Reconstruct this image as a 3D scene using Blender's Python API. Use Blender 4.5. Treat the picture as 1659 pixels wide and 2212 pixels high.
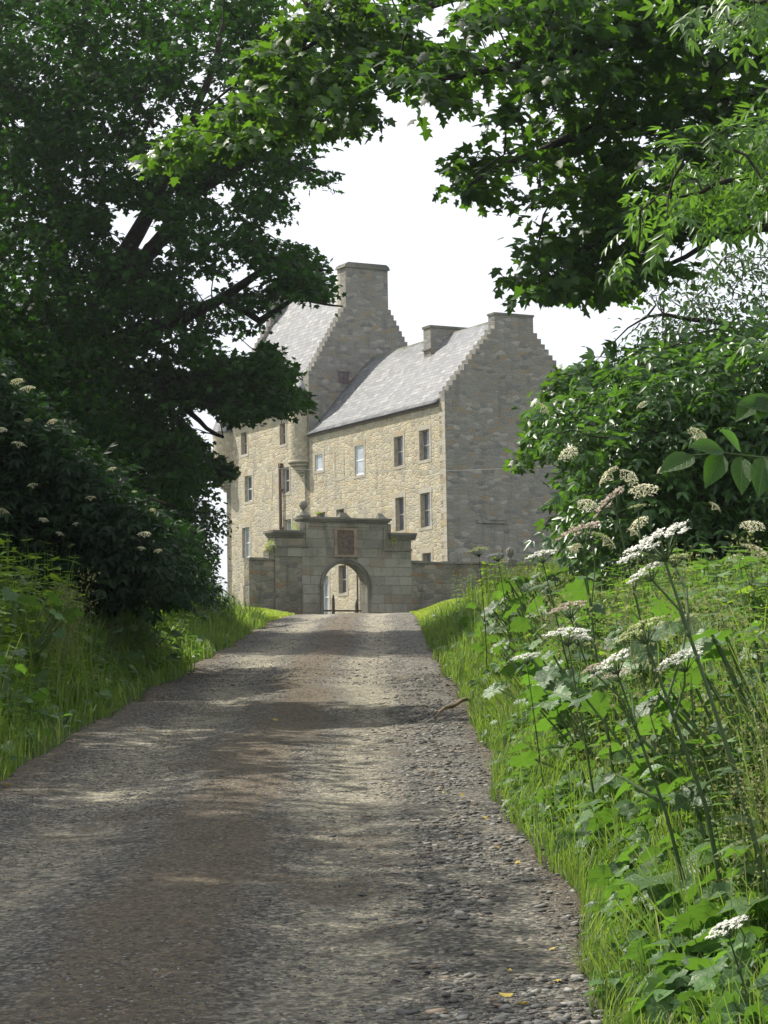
import bpy, bmesh, math, random
import numpy as np
from mathutils import Vector, Matrix
R = math.radians
rng = np.random.default_rng(7)
random.seed(7)
scene = bpy.context.scene
for o in list(bpy.data.objects): bpy.data.objects.remove(o)
COL = scene.collection

# ------------------------------------------------------------------ camera
FPX, CU, CV, YH, ROLL = 4800.0, 829.5, 1106.0, 1500.0, 0.016     # in units of a 1659 px wide picture
PITCH = math.atan((YH - CV) / FPX)
CAMP = np.array([0, 0, 1.65])
fw = np.array([0, math.cos(PITCH), math.sin(PITCH)])
up0 = np.array([0, -math.sin(PITCH), math.cos(PITCH)]); rt0 = np.array([1.0, 0, 0])
rt = rt0 * math.cos(ROLL) - up0 * math.sin(ROLL); up = up0 * math.cos(ROLL) + rt0 * math.sin(ROLL)
cd = bpy.data.cameras.new("camera"); cam = bpy.data.objects.new("camera", cd); COL.objects.link(cam)
cd.sensor_fit = 'HORIZONTAL'; cd.sensor_width = 24.0; cd.lens = 24.0 * FPX / 1659.0
cd.clip_start = 0.2; cd.clip_end = 3000
m = Matrix((( rt[0], up[0], -fw[0], CAMP[0]), (rt[1], up[1], -fw[1], CAMP[1]), (rt[2], up[2], -fw[2], CAMP[2]), (0, 0, 0, 1)))
cam.matrix_world = m
scene.camera = cam

def P(u, v, d):
    """a point of the place seen at (u, v), d metres down the drive"""
    u = np.asarray(u, float)[..., None]; v = np.asarray(v, float)[..., None]; d = np.asarray(d, float)[..., None]
    r = fw + rt * (u - CU) / FPX - up * (v - CV) / FPX
    return CAMP + r / r[..., 1:2] * d

# ------------------------------------------------------------------ light
SUN_AZ, SUN_EL = math.atan2(-0.86, 0.51), R(50)          # azimuth measured from +Y towards +X
w = bpy.data.worlds.new("World"); scene.world = w; w.use_nodes = True
nt = w.node_tree; nt.nodes.clear()
def nn(nt, t, **k):
    n = nt.nodes.new(t)
    for a, b in k.items(): setattr(n, a, b)
    return n
sky = nn(nt, 'ShaderNodeTexSky', sky_type='NISHITA', sun_disc=False)
sky.sun_elevation = SUN_EL; sky.sun_rotation = SUN_AZ; sky.air_density = 1.0; sky.dust_density = 2.5
bg = nn(nt, 'ShaderNodeBackground'); bg.inputs['Strength'].default_value = 0.085
wo = nn(nt, 'ShaderNodeOutputWorld')
tc = nn(nt, 'ShaderNodeTexCoord'); no = nn(nt, 'ShaderNodeTexNoise'); no.inputs['Scale'].default_value = 2.2; no.inputs['Detail'].default_value = 6
mp = nn(nt, 'ShaderNodeMapping'); mp.inputs['Scale'].default_value = (1, 1, 2.5)
rp = nn(nt, 'ShaderNodeMapRange'); rp.inputs[1].default_value = 0.35; rp.inputs[2].default_value = 0.6; rp.inputs[3].default_value = 0.72; rp.inputs[4].default_value = 1.0
mx = nn(nt, 'ShaderNodeMix', data_type='RGBA'); mx.inputs[7].default_value = (8.7, 9.05, 9.7, 1)
nt.links.new(tc.outputs['Generated'], mp.inputs[0]); nt.links.new(mp.outputs[0], no.inputs['Vector'])
nt.links.new(no.outputs['Fac'], rp.inputs[0]); nt.links.new(rp.outputs[0], mx.inputs[0])
nt.links.new(sky.outputs[0], mx.inputs[6]); nt.links.new(mx.outputs[2], bg.inputs[0]); nt.links.new(bg.outputs[0], wo.inputs[0])
sd = bpy.data.lights.new("sun", 'SUN'); sd.energy = 5.0; sd.angle = R(0.6); sd.color = (1, 0.94, 0.84)
so = bpy.data.objects.new("sun", sd); COL.objects.link(so)
sv = Vector((math.sin(SUN_AZ) * math.cos(SUN_EL), math.cos(SUN_AZ) * math.cos(SUN_EL), math.sin(SUN_EL)))
so.rotation_euler = (-sv).to_track_quat('-Z', 'Y').to_euler()
scene.view_settings.view_transform = 'Standard'; scene.view_settings.look = 'None'
scene.view_settings.exposure = 0.62; scene.view_settings.gamma = 1.0
scene.render.engine = 'CYCLES'
scene.cycles.max_bounces = 6; scene.cycles.diffuse_bounces = 3; scene.cycles.glossy_bounces = 2
scene.cycles.transmission_bounces = 4; scene.cycles.transparent_max_bounces = 4; scene.cycles.use_denoising = True

# ------------------------------------------------------------------ materials
def newmat(name):
    m = bpy.data.materials.new(name); m.use_nodes = True; nt = m.node_tree
    b = nt.nodes['Principled BSDF']; b.inputs['Specular IOR Level'].default_value = 0.3
    return m, nt, b
def L(nt, a, b): nt.links.new(a, b)
def ramp(nt, fac, stops, interp='LINEAR'):
    r = nn(nt, 'ShaderNodeValToRGB'); r.color_ramp.interpolation = interp
    e = r.color_ramp.elements
    while len(e) < len(stops): e.new(0.5)
    for i, (p, c) in enumerate(stops): e[i].position = p; e[i].color = (*c, 1) if len(c) == 3 else c
    L(nt, fac, r.inputs[0]); return r.outputs[0]
def noise(nt, vec, scale, detail=4, rough=0.55, dist=0.0):
    n = nn(nt, 'ShaderNodeTexNoise'); n.inputs['Scale'].default_value = scale; n.inputs['Detail'].default_value = detail
    n.inputs['Roughness'].default_value = rough; n.inputs['Distortion'].default_value = dist
    if vec is not None: L(nt, vec, n.inputs['Vector'])
    return n
def mixc(nt, fac, a, b, mode='MIX'):
    m = nn(nt, 'ShaderNodeMix', data_type='RGBA', blend_type=mode)
    for s, x in ((0, fac), (6, a), (7, b)):
        if isinstance(x, (int, float)): m.inputs[s].default_value = x
        elif isinstance(x, tuple): m.inputs[s].default_value = (*x, 1) if len(x) == 3 else x
        else: L(nt, x, m.inputs[s])
    return m.outputs[2]
def mathn(nt, op, a, b=None, c=None):
    m = nn(nt, 'ShaderNodeMath', operation=op)
    for i, x in enumerate((a, b, c)):
        if x is None: continue
        if isinstance(x, (int, float)): m.inputs[i].default_value = x
        else: L(nt, x, m.inputs[i])
    return m.outputs[0]
def mrange(nt, x, a, b, c=0.0, d=1.0, smooth=True):
    m = nn(nt, 'ShaderNodeMapRange'); m.interpolation_type = 'SMOOTHSTEP' if smooth else 'LINEAR'
    L(nt, x, m.inputs[0])
    for i, v in enumerate((a, b, c, d)): m.inputs[i + 1].default_value = v
    return m.outputs[0]
def bump(nt, b, h, strength=0.5, dist=0.02):
    n = nn(nt, 'ShaderNodeBump'); n.inputs['Strength'].default_value = strength; n.inputs['Distance'].default_value = dist
    L(nt, h, n.inputs['Height']); L(nt, n.outputs[0], b.inputs['Normal'])
def simple(name, col, rough=0.7, var=0.25, scale=8.0, metal=0.0, bumps=0.2):
    m, nt, b = newmat(name); t = nn(nt, 'ShaderNodeTexCoord')
    n = noise(nt, t.outputs['Object'], scale)
    lo = tuple(c * (1 - var) for c in col); hi = tuple(min(1, c * (1 + var)) for c in col)
    L(nt, ramp(nt, n.outputs[0], [(0.3, lo), (0.7, hi)]), b.inputs['Base Color'])
    b.inputs['Roughness'].default_value = rough; b.inputs['Metallic'].default_value = metal
    if bumps: bump(nt, b, n.outputs[0], bumps, 0.01)
    return m

def rubble(name, palette, mortar, sx=0.32, sy=0.19, weather=0.3, wcol=(0.2, 0.19, 0.17), lichen=0.0, mort_w=0.05, course=False, seed=0.0, moss=0.0, rnd=0.9, mk=0.6, bs=0.6):
    """random-built stone: stones from a stretched voronoi (or ashlar from a brick pattern), on metre UVs"""
    m, nt, b = newmat(name)
    uv = nn(nt, 'ShaderNodeUVMap'); mp = nn(nt, 'ShaderNodeMapping'); mp.inputs['Location'].default_value = (seed, seed * 1.7, 0)
    L(nt, uv.outputs[0], mp.inputs[0]); vec = mp.outputs[0]
    dn = noise(nt, vec, 2.3, 3)
    vm = nn(nt, 'ShaderNodeVectorMath', operation='SCALE'); sub = nn(nt, 'ShaderNodeVectorMath', operation='SUBTRACT'); sub.inputs[1].default_value = (0.5, 0.5, 0.5)
    L(nt, dn.outputs['Color'], sub.inputs[0]); L(nt, sub.outputs[0], vm.inputs[0]); vm.inputs['Scale'].default_value = 0.05 if course else 0.22
    ad = nn(nt, 'ShaderNodeVectorMath', operation='ADD'); L(nt, vec, ad.inputs[0]); L(nt, vm.outputs[0], ad.inputs[1])
    if course:
        br = nn(nt, 'ShaderNodeTexBrick'); br.offset = 0.5; br.squash = 1.35; br.squash_frequency = 3
        br.inputs['Scale'].default_value = 1.0; br.inputs['Brick Width'].default_value = sx; br.inputs['Row Height'].default_value = sy
        br.inputs['Mortar Size'].default_value = mort_w * 0.2; br.inputs['Mortar Smooth'].default_value = 0.6
        br.inputs['Color1'].default_value = (0, 0, 0, 1); br.inputs['Color2'].default_value = (1, 1, 1, 1); br.inputs['Bias'].default_value = 0
        L(nt, ad.outputs[0], br.inputs['Vector'])
        rv = br.outputs['Color']; edge = mathn(nt, 'SUBTRACT', 1.0, br.outputs['Fac'])
    else:
        m2 = nn(nt, 'ShaderNodeMapping'); m2.inputs['Scale'].default_value = (1 / sx, 1 / sy, 1); L(nt, ad.outputs[0], m2.inputs[0])
        v1 = nn(nt, 'ShaderNodeTexVoronoi', voronoi_dimensions='2D', feature='F1'); v1.inputs['Randomness'].default_value = rnd
        v2 = nn(nt, 'ShaderNodeTexVoronoi', voronoi_dimensions='2D', feature='DISTANCE_TO_EDGE'); v2.inputs['Randomness'].default_value = rnd
        for v in (v1, v2): v.inputs['Scale'].default_value = 1.0; L(nt, m2.outputs[0], v.inputs['Vector'])
        rv = v1.outputs['Color']; edge = mrange(nt, v2.outputs['Distance'], 0.0, mort_w * 2.2)
    sep = nn(nt, 'ShaderNodeSeparateColor'); L(nt, rv, sep.inputs[0])
    k = len(palette)
    col = ramp(nt, sep.outputs[0], [((i + 0.5) / k, c) for i, c in enumerate(palette)])
    fine = noise(nt, vec, 14, 5, 0.65)
    col = mixc(nt, 0.55, col, ramp(nt, fine.outputs[0], [(0.3, (0.55, 0.55, 0.55)), (0.7, (1.25, 1.22, 1.15))]), 'MULTIPLY')
    col = mixc(nt, mathn(nt, 'MULTIPLY', mathn(nt, 'SUBTRACT', 1.0, edge), mk), col, mortar)
    big = noise(nt, vec, 0.55, 6, 0.6, 0.4)
    col = mixc(nt, mathn(nt, 'MULTIPLY', mrange(nt, big.outputs[0], 0.42, 0.68), weather), col, wcol)
    str_ = nn(nt, 'ShaderNodeMapping'); str_.inputs['Scale'].default_value = (1.6, 0.25, 1); L(nt, vec, str_.inputs[0])
    sn = noise(nt, str_.outputs[0], 1.3, 5, 0.6)
    col = mixc(nt, mathn(nt, 'MULTIPLY', mrange(nt, sn.outputs[0], 0.5, 0.72), weather), col, tuple(c * 0.6 for c in wcol))
    if lichen:
        ln = noise(nt, vec, 6.5, 6, 0.7); lb = noise(nt, vec, 0.8, 2)
        f = mathn(nt, 'MULTIPLY', mrange(nt, ln.outputs[0], 0.6, 0.67), mrange(nt, lb.outputs[0], 0.42, 0.6))
        col = mixc(nt, mathn(nt, 'MULTIPLY', f, lichen), col, (0.42, 0.43, 0.38))
    if moss:
        mn = noise(nt, vec, 1.7, 5, 0.7)
        col = mixc(nt, mathn(nt, 'MULTIPLY', mrange(nt, mn.outputs[0], 0.55, 0.75), moss), col, (0.10, 0.13, 0.045))
    L(nt, col, b.inputs['Base Color']); b.inputs['Roughness'].default_value = 0.9
    h = mathn(nt, 'ADD', mathn(nt, 'MULTIPLY', edge, 0.7), mathn(nt, 'MULTIPLY', fine.outputs[0], 0.8))
    h = mathn(nt, 'ADD', h, mathn(nt, 'MULTIPLY', sep.outputs[1], 0.5))
    bump(nt, b, h, bs, 0.035)
    return m
cream = [(0.35, 0.315, 0.25), (0.44, 0.41, 0.335), (0.33, 0.31, 0.26), (0.50, 0.455, 0.35), (0.41, 0.35, 0.25), (0.39, 0.37, 0.32), (0.52, 0.495, 0.43), (0.27, 0.25, 0.21), (0.43, 0.39, 0.31)]
cream = [(r * 1.06, g * 1.01, b * .88) for r, g, b in cream]
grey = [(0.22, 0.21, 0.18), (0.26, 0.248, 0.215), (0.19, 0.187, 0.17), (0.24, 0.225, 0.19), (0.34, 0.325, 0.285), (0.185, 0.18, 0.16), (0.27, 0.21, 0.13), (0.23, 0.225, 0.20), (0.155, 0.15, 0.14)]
gate_p = [(0.20, 0.198, 0.158), (0.27, 0.262, 0.208), (0.22, 0.218, 0.178), (0.30, 0.285, 0.225), (0.17, 0.17, 0.14), (0.215, 0.185, 0.135), (0.25, 0.245, 0.20)]
M = {}
M['front'] = rubble('rubble_cream', cream, (0.41, 0.375, 0.29), weather=0.4, wcol=(0.29, 0.28, 0.245), mort_w=0.08, mk=0.35, bs=0.6, lichen=.3)
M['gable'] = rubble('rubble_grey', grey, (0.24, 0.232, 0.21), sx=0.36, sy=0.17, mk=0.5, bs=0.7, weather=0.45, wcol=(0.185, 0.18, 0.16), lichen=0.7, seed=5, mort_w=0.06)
M['dress'] = rubble('dressed_stone', [(0.42, 0.38, 0.30), (0.36, 0.32, 0.25), (0.45, 0.42, 0.36), (0.38, 0.31, 0.2)], (0.3, 0.27, 0.22), sx=0.7, sy=0.33, course=True, mort_w=0.04, weather=0.2, seed=2)
M['gate'] = rubble('gateway_ashlar', gate_p, (0.15, 0.145, 0.115), sx=0.62, sy=0.34, mk=0.35, bs=0.8, course=True, weather=0.8, wcol=(0.10, 0.10, 0.07), mort_w=0.05, seed=3, moss=0.6)
M['gaterub'] = rubble('yard_wall_rubble', [(0.17, 0.165, 0.125), (0.24, 0.225, 0.17), (0.11, 0.11, 0.095), (0.28, 0.245, 0.17), (0.19, 0.185, 0.15), (0.21, 0.15, 0.085)], (0.17, 0.165, 0.13), sx=0.36, sy=0.19, mk=0.45, weather=0.7, wcol=(0.075, 0.07, 0.055), seed=8, moss=0.45, mort_w=0.06)
M['cornice'] = rubble('cornice_stone', [(0.15, 0.145, 0.12), (0.19, 0.18, 0.145), (0.12, 0.12, 0.10)], (0.1, 0.1, 0.08), sx=0.9, sy=0.5, course=True, weather=0.5, wcol=(0.08, 0.08, 0.055), seed=4, moss=0.6)
M['panel'] = simple('panel_stone', (0.10, 0.075, 0.055), 0.9, 0.35, 9, bumps=0.6)
M['panelframe'] = simple('panel_frame_stone', (0.20, 0.16, 0.11), 0.9, 0.35, 5, bumps=0.5)
M['white'] = simple('white_paint', (0.72, 0.73, 0.72), 0.5, 0.06)
M['pipe'] = simple('brown_iron', (0.10, 0.06, 0.05), 0.6, 0.2)
M['oak'] = simple('door_wood', (0.42, 0.35, 0.28), 0.7, 0.15, 20)
M['gatewood'] = simple('gate_wood', (0.055, 0.045, 0.035), 0.75, 0.4, 20)
M['redcurtain'] = simple('red_wood', (0.16, 0.085, 0.07), 0.7, 0.2)
M['bark'] = simple('bark', (0.024, 0.021, 0.016), 0.95, 0.5, 9, bumps=0.9)
M['stick'] = simple('stick_bark', (0.21, 0.15, 0.085), 0.85, 0.3, 20)
M['stemg'] = simple('green_stem', (0.055, 0.09, 0.03), 0.6, 0.3, 12)
M['wire'] = simple('wire', (0.4, 0.4, 0.4), 0.5, 0.1)
M['curtain'] = simple('curtain', (0.6, 0.62, 0.64), 0.8, 0.1, 3)

def glass(name, col, rough):
    m, nt, b = newmat(name); b.inputs['Roughness'].default_value = rough; b.inputs['Specular IOR Level'].default_value = 0.9
    t = nn(nt, 'ShaderNodeTexCoord'); n = noise(nt, t.outputs['Object'], 1.6, 2)
    L(nt, ramp(nt, n.outputs[0], [(0.35, tuple(c * .6 for c in col)), (0.65, col)]), b.inputs['Base Color'])
    bump(nt, b, n.outputs[0], 0.12, 0.05); return m
M['glass'] = glass('window_glass', (0.10, 0.11, 0.125), 0.08)  # opaque pane, the dark of the room behind is put into its colour
M['glass_pale'] = glass('window_glass_pale', (0.42, 0.46, 0.50), 0.12)  # pale base colour stands in for sky reflected in the pane

def slate():
    m, nt, b = newmat('roof_slate'); uv = nn(nt, 'ShaderNodeUVMap')
    dn = noise(nt, uv.outputs[0], 1.2, 2); sub = nn(nt, 'ShaderNodeVectorMath', operation='SUBTRACT'); sub.inputs[1].default_value = (.5, .5, .5)
    sc = nn(nt, 'ShaderNodeVectorMath', operation='SCALE'); sc.inputs['Scale'].default_value = 0.035; ad = nn(nt, 'ShaderNodeVectorMath', operation='ADD')
    L(nt, dn.outputs['Color'], sub.inputs[0]); L(nt, sub.outputs[0], sc.inputs[0]); L(nt, uv.outputs[0], ad.inputs[0]); L(nt, sc.outputs[0], ad.inputs[1])
    br = nn(nt, 'ShaderNodeTexBrick'); br.offset = 0.5
    for k, v in (('Scale', 1), ('Brick Width', 0.34), ('Row Height', 0.24), ('Mortar Size', 0.014), ('Mortar Smooth', 0.3), ('Bias', 0)): br.inputs[k].default_value = v
    br.inputs['Color1'].default_value = (0, 0, 0, 1); br.inputs['Color2'].default_value = (1, 1, 1, 1); br.inputs['Mortar'].default_value = (0.2, .2, .2, 1)
    L(nt, ad.outputs[0], br.inputs['Vector'])
    sp = nn(nt, 'ShaderNodeSeparateColor'); L(nt, br.outputs['Color'], sp.inputs[0])
    col = ramp(nt, sp.outputs[0], [(0.0, (0.095, 0.10, 0.105)), (0.5, (0.145, 0.15, 0.155)), (0.85, (0.18, 0.183, 0.185)), (1, (0.24, 0.24, 0.235))])
    n2 = noise(nt, uv.outputs[0], 1.1, 6, 0.7); col = mixc(nt, mathn(nt, 'MULTIPLY', mrange(nt, n2.outputs[0], 0.45, 0.7), 0.35), col, (0.14, 0.145, 0.14))
    col = mixc(nt, mathn(nt, 'MULTIPLY', br.outputs['Fac'], 0.85), col, (0.05, 0.05, 0.05))
    L(nt, col, b.inputs['Base Color']); b.inputs['Roughness'].default_value = 0.55
    su = nn(nt, 'ShaderNodeSeparateXYZ'); L(nt, ad.outputs[0], su.inputs[0])
    saw = mathn(nt, 'SUBTRACT', 1.0, mathn(nt, 'FRACT', mathn(nt, 'DIVIDE', su.outputs[1], 0.24)))
    h = mathn(nt, 'ADD', mathn(nt, 'MULTIPLY', saw, 1.0), mathn(nt, 'MULTIPLY', sp.outputs[0], 0.6)); bump(nt, b, h, 0.6, 0.04)
    return m
M['slate'] = slate()

def leafmat(name, c1, c2, tr, trans=0.45, rough=0.42, spec=0.45, veins=False, dead=None):
    m, nt, b = newmat(name); g = nn(nt, 'ShaderNodeNewGeometry')
    col = ramp(nt, g.outputs['Random Per Island'], [(0, c1), (0.75, c2), (.93, tuple(x * 1.3 for x in c2)), (.95, dead or tuple(x * 1.35 for x in c2))])
    if veins:
        uv = nn(nt, 'ShaderNodeUVMap'); sx = nn(nt, 'ShaderNodeSeparateXYZ'); L(nt, uv.outputs[0], sx.inputs[0]); ax = mathn(nt, 'ABSOLUTE', sx.outputs[0])
        mid = mrange(nt, ax, 0.03, 0.008); ph = mathn(nt, 'FRACT', mathn(nt, 'MULTIPLY', mathn(nt, 'SUBTRACT', sx.outputs[1], mathn(nt, 'MULTIPLY', ax, 0.9)), 6.5))
        side = mrange(nt, mathn(nt, 'ABSOLUTE', mathn(nt, 'SUBTRACT', ph, 0.5)), 0.11, 0.03); vn = mathn(nt, 'MAXIMUM', mid, mathn(nt, 'MULTIPLY', side, 0.6))
        col = mixc(nt, mathn(nt, 'MULTIPLY', vn, 0.45), col, (0.22, 0.30, 0.13)); tco = nn(nt, 'ShaderNodeTexCoord'); pn = noise(nt, tco.outputs['Object'], 30, 4, .7)
        col = mixc(nt, mathn(nt, 'MULTIPLY', mrange(nt, pn.outputs[0], .5, .75), .5), col, tuple(c * .6 for c in c1)); bump(nt, b, mathn(nt, 'ADD', mathn(nt, 'MULTIPLY', vn, -.8), pn.outputs[0]), .6, .01)
    L(nt, col, b.inputs['Base Color']); b.inputs['Roughness'].default_value = rough; b.inputs['Specular IOR Level'].default_value = spec
    t = nn(nt, 'ShaderNodeBsdfTranslucent'); tcol = ramp(nt, g.outputs['Random Per Island'], [(0, tuple(x * .7 for x in tr)), (1, tr)])
    L(nt, tcol, t.inputs[0])
    mx = nn(nt, 'ShaderNodeMixShader'); mx.inputs[0].default_value = trans
    L(nt, b.outputs[0], mx.inputs[1]); L(nt, t.outputs[0], mx.inputs[2]); L(nt, mx.outputs[0], nt.nodes['Material Output'].inputs[0])
    return m
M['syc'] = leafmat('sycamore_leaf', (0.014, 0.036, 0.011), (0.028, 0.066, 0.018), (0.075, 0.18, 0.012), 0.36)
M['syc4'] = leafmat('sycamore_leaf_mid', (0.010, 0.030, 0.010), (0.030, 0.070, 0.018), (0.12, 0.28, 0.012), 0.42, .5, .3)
M['syc3'] = leafmat('sycamore_leaf_dark', (0.007, 0.026, 0.004), (0.018, 0.055, 0.008), (0.045, 0.15, 0.005), 0.32, .6, .12)  # sycamore leaf darkened, shade inside the crown put into the colour
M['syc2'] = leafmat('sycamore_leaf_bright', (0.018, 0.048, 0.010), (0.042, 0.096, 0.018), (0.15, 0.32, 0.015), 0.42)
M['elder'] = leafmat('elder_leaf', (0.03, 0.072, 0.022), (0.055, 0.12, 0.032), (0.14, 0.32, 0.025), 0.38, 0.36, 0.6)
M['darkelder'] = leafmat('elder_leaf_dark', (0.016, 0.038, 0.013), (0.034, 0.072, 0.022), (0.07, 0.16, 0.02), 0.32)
M['darkelder2'] = leafmat('elder_leaf_shade', (0.008, 0.022, 0.008), (0.018, 0.042, 0.014), (0.03, 0.09, 0.012), 0.3, .5, .15)  # elder leaf copy with the left bank's shade put into its colour
M['ash'] = leafmat('ash_leaf', (0.04, 0.09, 0.02), (0.07, 0.145, 0.032), (0.17, 0.35, 0.03), 0.45, 0.38)
M['grass'] = leafmat('grass_blade', (0.075, 0.15, 0.022), (0.16, 0.25, 0.05), (0.30, 0.46, 0.05), 0.42, 0.5, 0.3, dead=(0.36, 0.30, 0.15))
M['weed'] = leafmat('weed_leaf', (0.045, 0.10, 0.016), (0.12, 0.21, 0.032), (0.30, 0.48, 0.03), 0.45, 0.4, 0.5)
M['broad'] = leafmat('broad_leaf', (0.03, 0.075, 0.022), (0.085, 0.165, 0.05), (0.17, 0.36, 0.03), 0.38, 0.42, 0.42, True)
M['seed'] = leafmat('seedhead', (0.14, 0.17, 0.06), (0.26, 0.27, 0.12), (0.28, 0.32, 0.10), 0.4, 0.7, 0.1)
M['cream'] = leafmat('cream_blossom', (0.66, 0.64, 0.42), (0.80, 0.78, 0.56), (0.75, 0.72, 0.45), 0.3, 0.8, 0.1)
M['blossom'] = leafmat('white_blossom', (0.62, 0.62, 0.55), (0.78, 0.78, 0.72), (0.7, 0.7, 0.6), 0.3, 0.8, 0.1)
M['fade'] = leafmat('faded_blossom', (0.36, 0.30, 0.24), (0.50, 0.43, 0.36), (0.45, 0.36, 0.25), 0.3, 0.8, 0.1)
M['greenseed'] = leafmat('green_seed', (0.25, 0.30, 0.13), (0.40, 0.44, 0.22), (0.4, 0.45, 0.18), 0.3, 0.8, 0.1)
M['yellow'] = leafmat('yellow_leaf', (0.36, 0.24, 0.05), (0.50, 0.40, 0.10), (0.6, 0.4, 0.05), 0.3, 0.6, 0.2)

# ------------------------------------------------------------------ mesh helpers
def raw_mesh(name, V, F, nper, smooth=False):
    """V (n,3); F flat index array with nper corners per face"""
    me = bpy.data.meshes.new(name); V = np.asarray(V, np.float32); F = np.asarray(F, np.int32).reshape(-1)
    me.vertices.add(len(V)); me.vertices.foreach_set('co', V.reshape(-1))
    me.loops.add(len(F)); me.loops.foreach_set('vertex_index', F)
    k = len(F) // nper; me.polygons.add(k); me.polygons.foreach_set('loop_start', np.arange(0, len(F), nper, dtype=np.int32))
    if smooth: me.polygons.foreach_set('use_smooth', np.ones(k, bool))
    me.update(calc_edges=True); me.validate(); return me
def tag(o, label=None, cat=None, group=None, kind=None):
    if label: o['label'] = label
    if cat: o['category'] = cat
    if group: o['group'] = group
    if kind: o['kind'] = kind
    return o
def obj(name, me, mat, parent=None):
    o = bpy.data.objects.new(name, me); COL.objects.link(o)
    if mat is not None:
        for x in (mat if isinstance(mat, (list, tuple)) else [mat]): me.materials.append(x)
    if parent: o.parent = parent
    return o
def thing(name, label, cat, loc=(0, 0, 0), rz=0.0, group=None):
    o = bpy.data.objects.new(name, None); COL.objects.link(o); o.location = loc; o.rotation_euler = (0, 0, rz)
    return tag(o, label, cat, group)
def auto_uv(me):
    uvl = me.uv_layers.new(name='UVMap'); d = uvl.data
    for p in me.polygons:
        n = p.normal
        if abs(n.z) > 0.95: t = Vector((1, 0, 0)); s = Vector((0, 1, 0))
        else:
            t = Vector((-n.y, n.x, 0)).normalized(); s = n.cross(t).normalized()
            if s.z < 0: s = -s
        for li in p.loop_indices:
            c = me.vertices[me.loops[li].vertex_index].co; d[li].uv = (c.dot(t), c.dot(s))
class MB:
    def __init__(s): s.v = []; s.f = []; s.mi = []; s.m = 0
    def poly(s, pts):
        i = len(s.v); s.v += [tuple(p) for p in pts]; s.f.append(list(range(i, i + len(pts)))); s.mi.append(s.m)
    def box(s, x0, x1, y0, y1, z0, z1, skip=''):
        c = [(x0, y0, z0), (x1, y0, z0), (x1, y1, z0), (x0, y1, z0), (x0, y0, z1), (x1, y0, z1), (x1, y1, z1), (x0, y1, z1)]
        for k, q in (('b', (0, 3, 2, 1)), ('t', (4, 5, 6, 7)), ('f', (0, 1, 5, 4)), ('r', (1, 2, 6, 5)), ('k', (2, 3, 7, 6)), ('l', (3, 0, 4, 7))):
            if k not in skip: s.poly([c[i] for i in q])
        return s
    def prism(s, pts, y0, y1):
        """outline in (x,z), anticlockwise seen from -y, extruded along y"""
        n = len(pts); s.poly([(x, y0, z) for x, z in pts]); s.poly([(x, y1, z) for x, z in reversed(pts)])
        for i in range(n):
            (xa, za), (xb, zb) = pts[i], pts[(i + 1) % n]
            s.poly([(xa, y1, za), (xb, y1, zb), (xb, y0, zb), (xa, y0, za)])
        return s
    def lathe(s, prof, cx, cy, n=20, a0=0, a1=2 * math.pi):
        for (r0, z0), (r1, z1) in zip(prof[:-1], prof[1:]):
            for k in range(n):
                t0 = a0 + (a1 - a0) * k / n; t1 = a0 + (a1 - a0) * (k + 1) / n
                q = [(cx + r0 * math.cos(t0), cy + r0 * math.sin(t0), z0), (cx + r0 * math.cos(t1), cy + r0 * math.sin(t1), z0),
                     (cx + r1 * math.cos(t1), cy + r1 * math.sin(t1), z1), (cx + r1 * math.cos(t0), cy + r1 * math.sin(t0), z1)]
                if r0 < 1e-6: q = q[1:]
                elif r1 < 1e-6: q = q[:3]
                s.poly(q)
        return s
    def tube(s, a, b, r, n=8):
        a = Vector(a); b = Vector(b); d = (b - a).normalized(); u = d.orthogonal().normalized(); w = d.cross(u)
        A = [a + (u * math.cos(2 * math.pi * k / n) + w * math.sin(2 * math.pi * k / n)) * r for k in range(n)]
        B = [p + (b - a) for p in A]
        for k in range(n): s.poly([A[k], A[(k + 1) % n], B[(k + 1) % n], B[k]])
        s.poly(A[::-1]); s.poly(B); return s
    def mesh(s, name, merge=False):
        me = bpy.data.meshes.new(name); me.from_pydata(s.v, [], s.f); me.update()
        if merge:
            bm = bmesh.new(); bm.from_mesh(me); bmesh.ops.remove_doubles(bm, verts=bm.verts, dist=0.0005)
            bmesh.ops.recalc_face_normals(bm, faces=bm.faces); bm.to_mesh(me); bm.free()
        elif any(s.mi): me.polygons.foreach_set('material_index', s.mi)
        auto_uv(me); return me
    def build(s, name, mat, parent=None, merge=False): return obj(name, s.mesh(name, merge), mat, parent)

def bake(tv, tf, Rm, sc, pos):
    """many copies of a small template as one vertex/face array. tv (m,3) tf (k,n) Rm (N,3,3) columns = axes"""
    tv = np.asarray(tv, float); tf = np.asarray(tf)
    sc = np.asarray(sc, float); sc = sc[:, None] if sc.ndim == 1 else sc
    V = np.einsum('nij,nmj->nmi', Rm, tv[None] * sc[:, None, :]) + pos[:, None, :]
    F = tf[None] + (np.arange(len(pos)) * len(tv))[:, None, None]
    return V.reshape(-1, 3), F.reshape(-1, tf.shape[1])
def frames(y, n):
    """rotation matrices with local +y along y, local +z near n"""
    y = y / np.linalg.norm(y, axis=1, keepdims=True)
    z = n - y * (n * y).sum(1, keepdims=True); z /= np.linalg.norm(z, axis=1, keepdims=True) + 1e-9
    x = np.cross(y, z); return np.stack([x, y, z], axis=2)
def leaf_uv(me, U, F):
    me.uv_layers.new(name='LeafUV').data.foreach_set('uv', np.asarray(U, np.float32)[np.asarray(F).reshape(-1)].reshape(-1))
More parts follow.
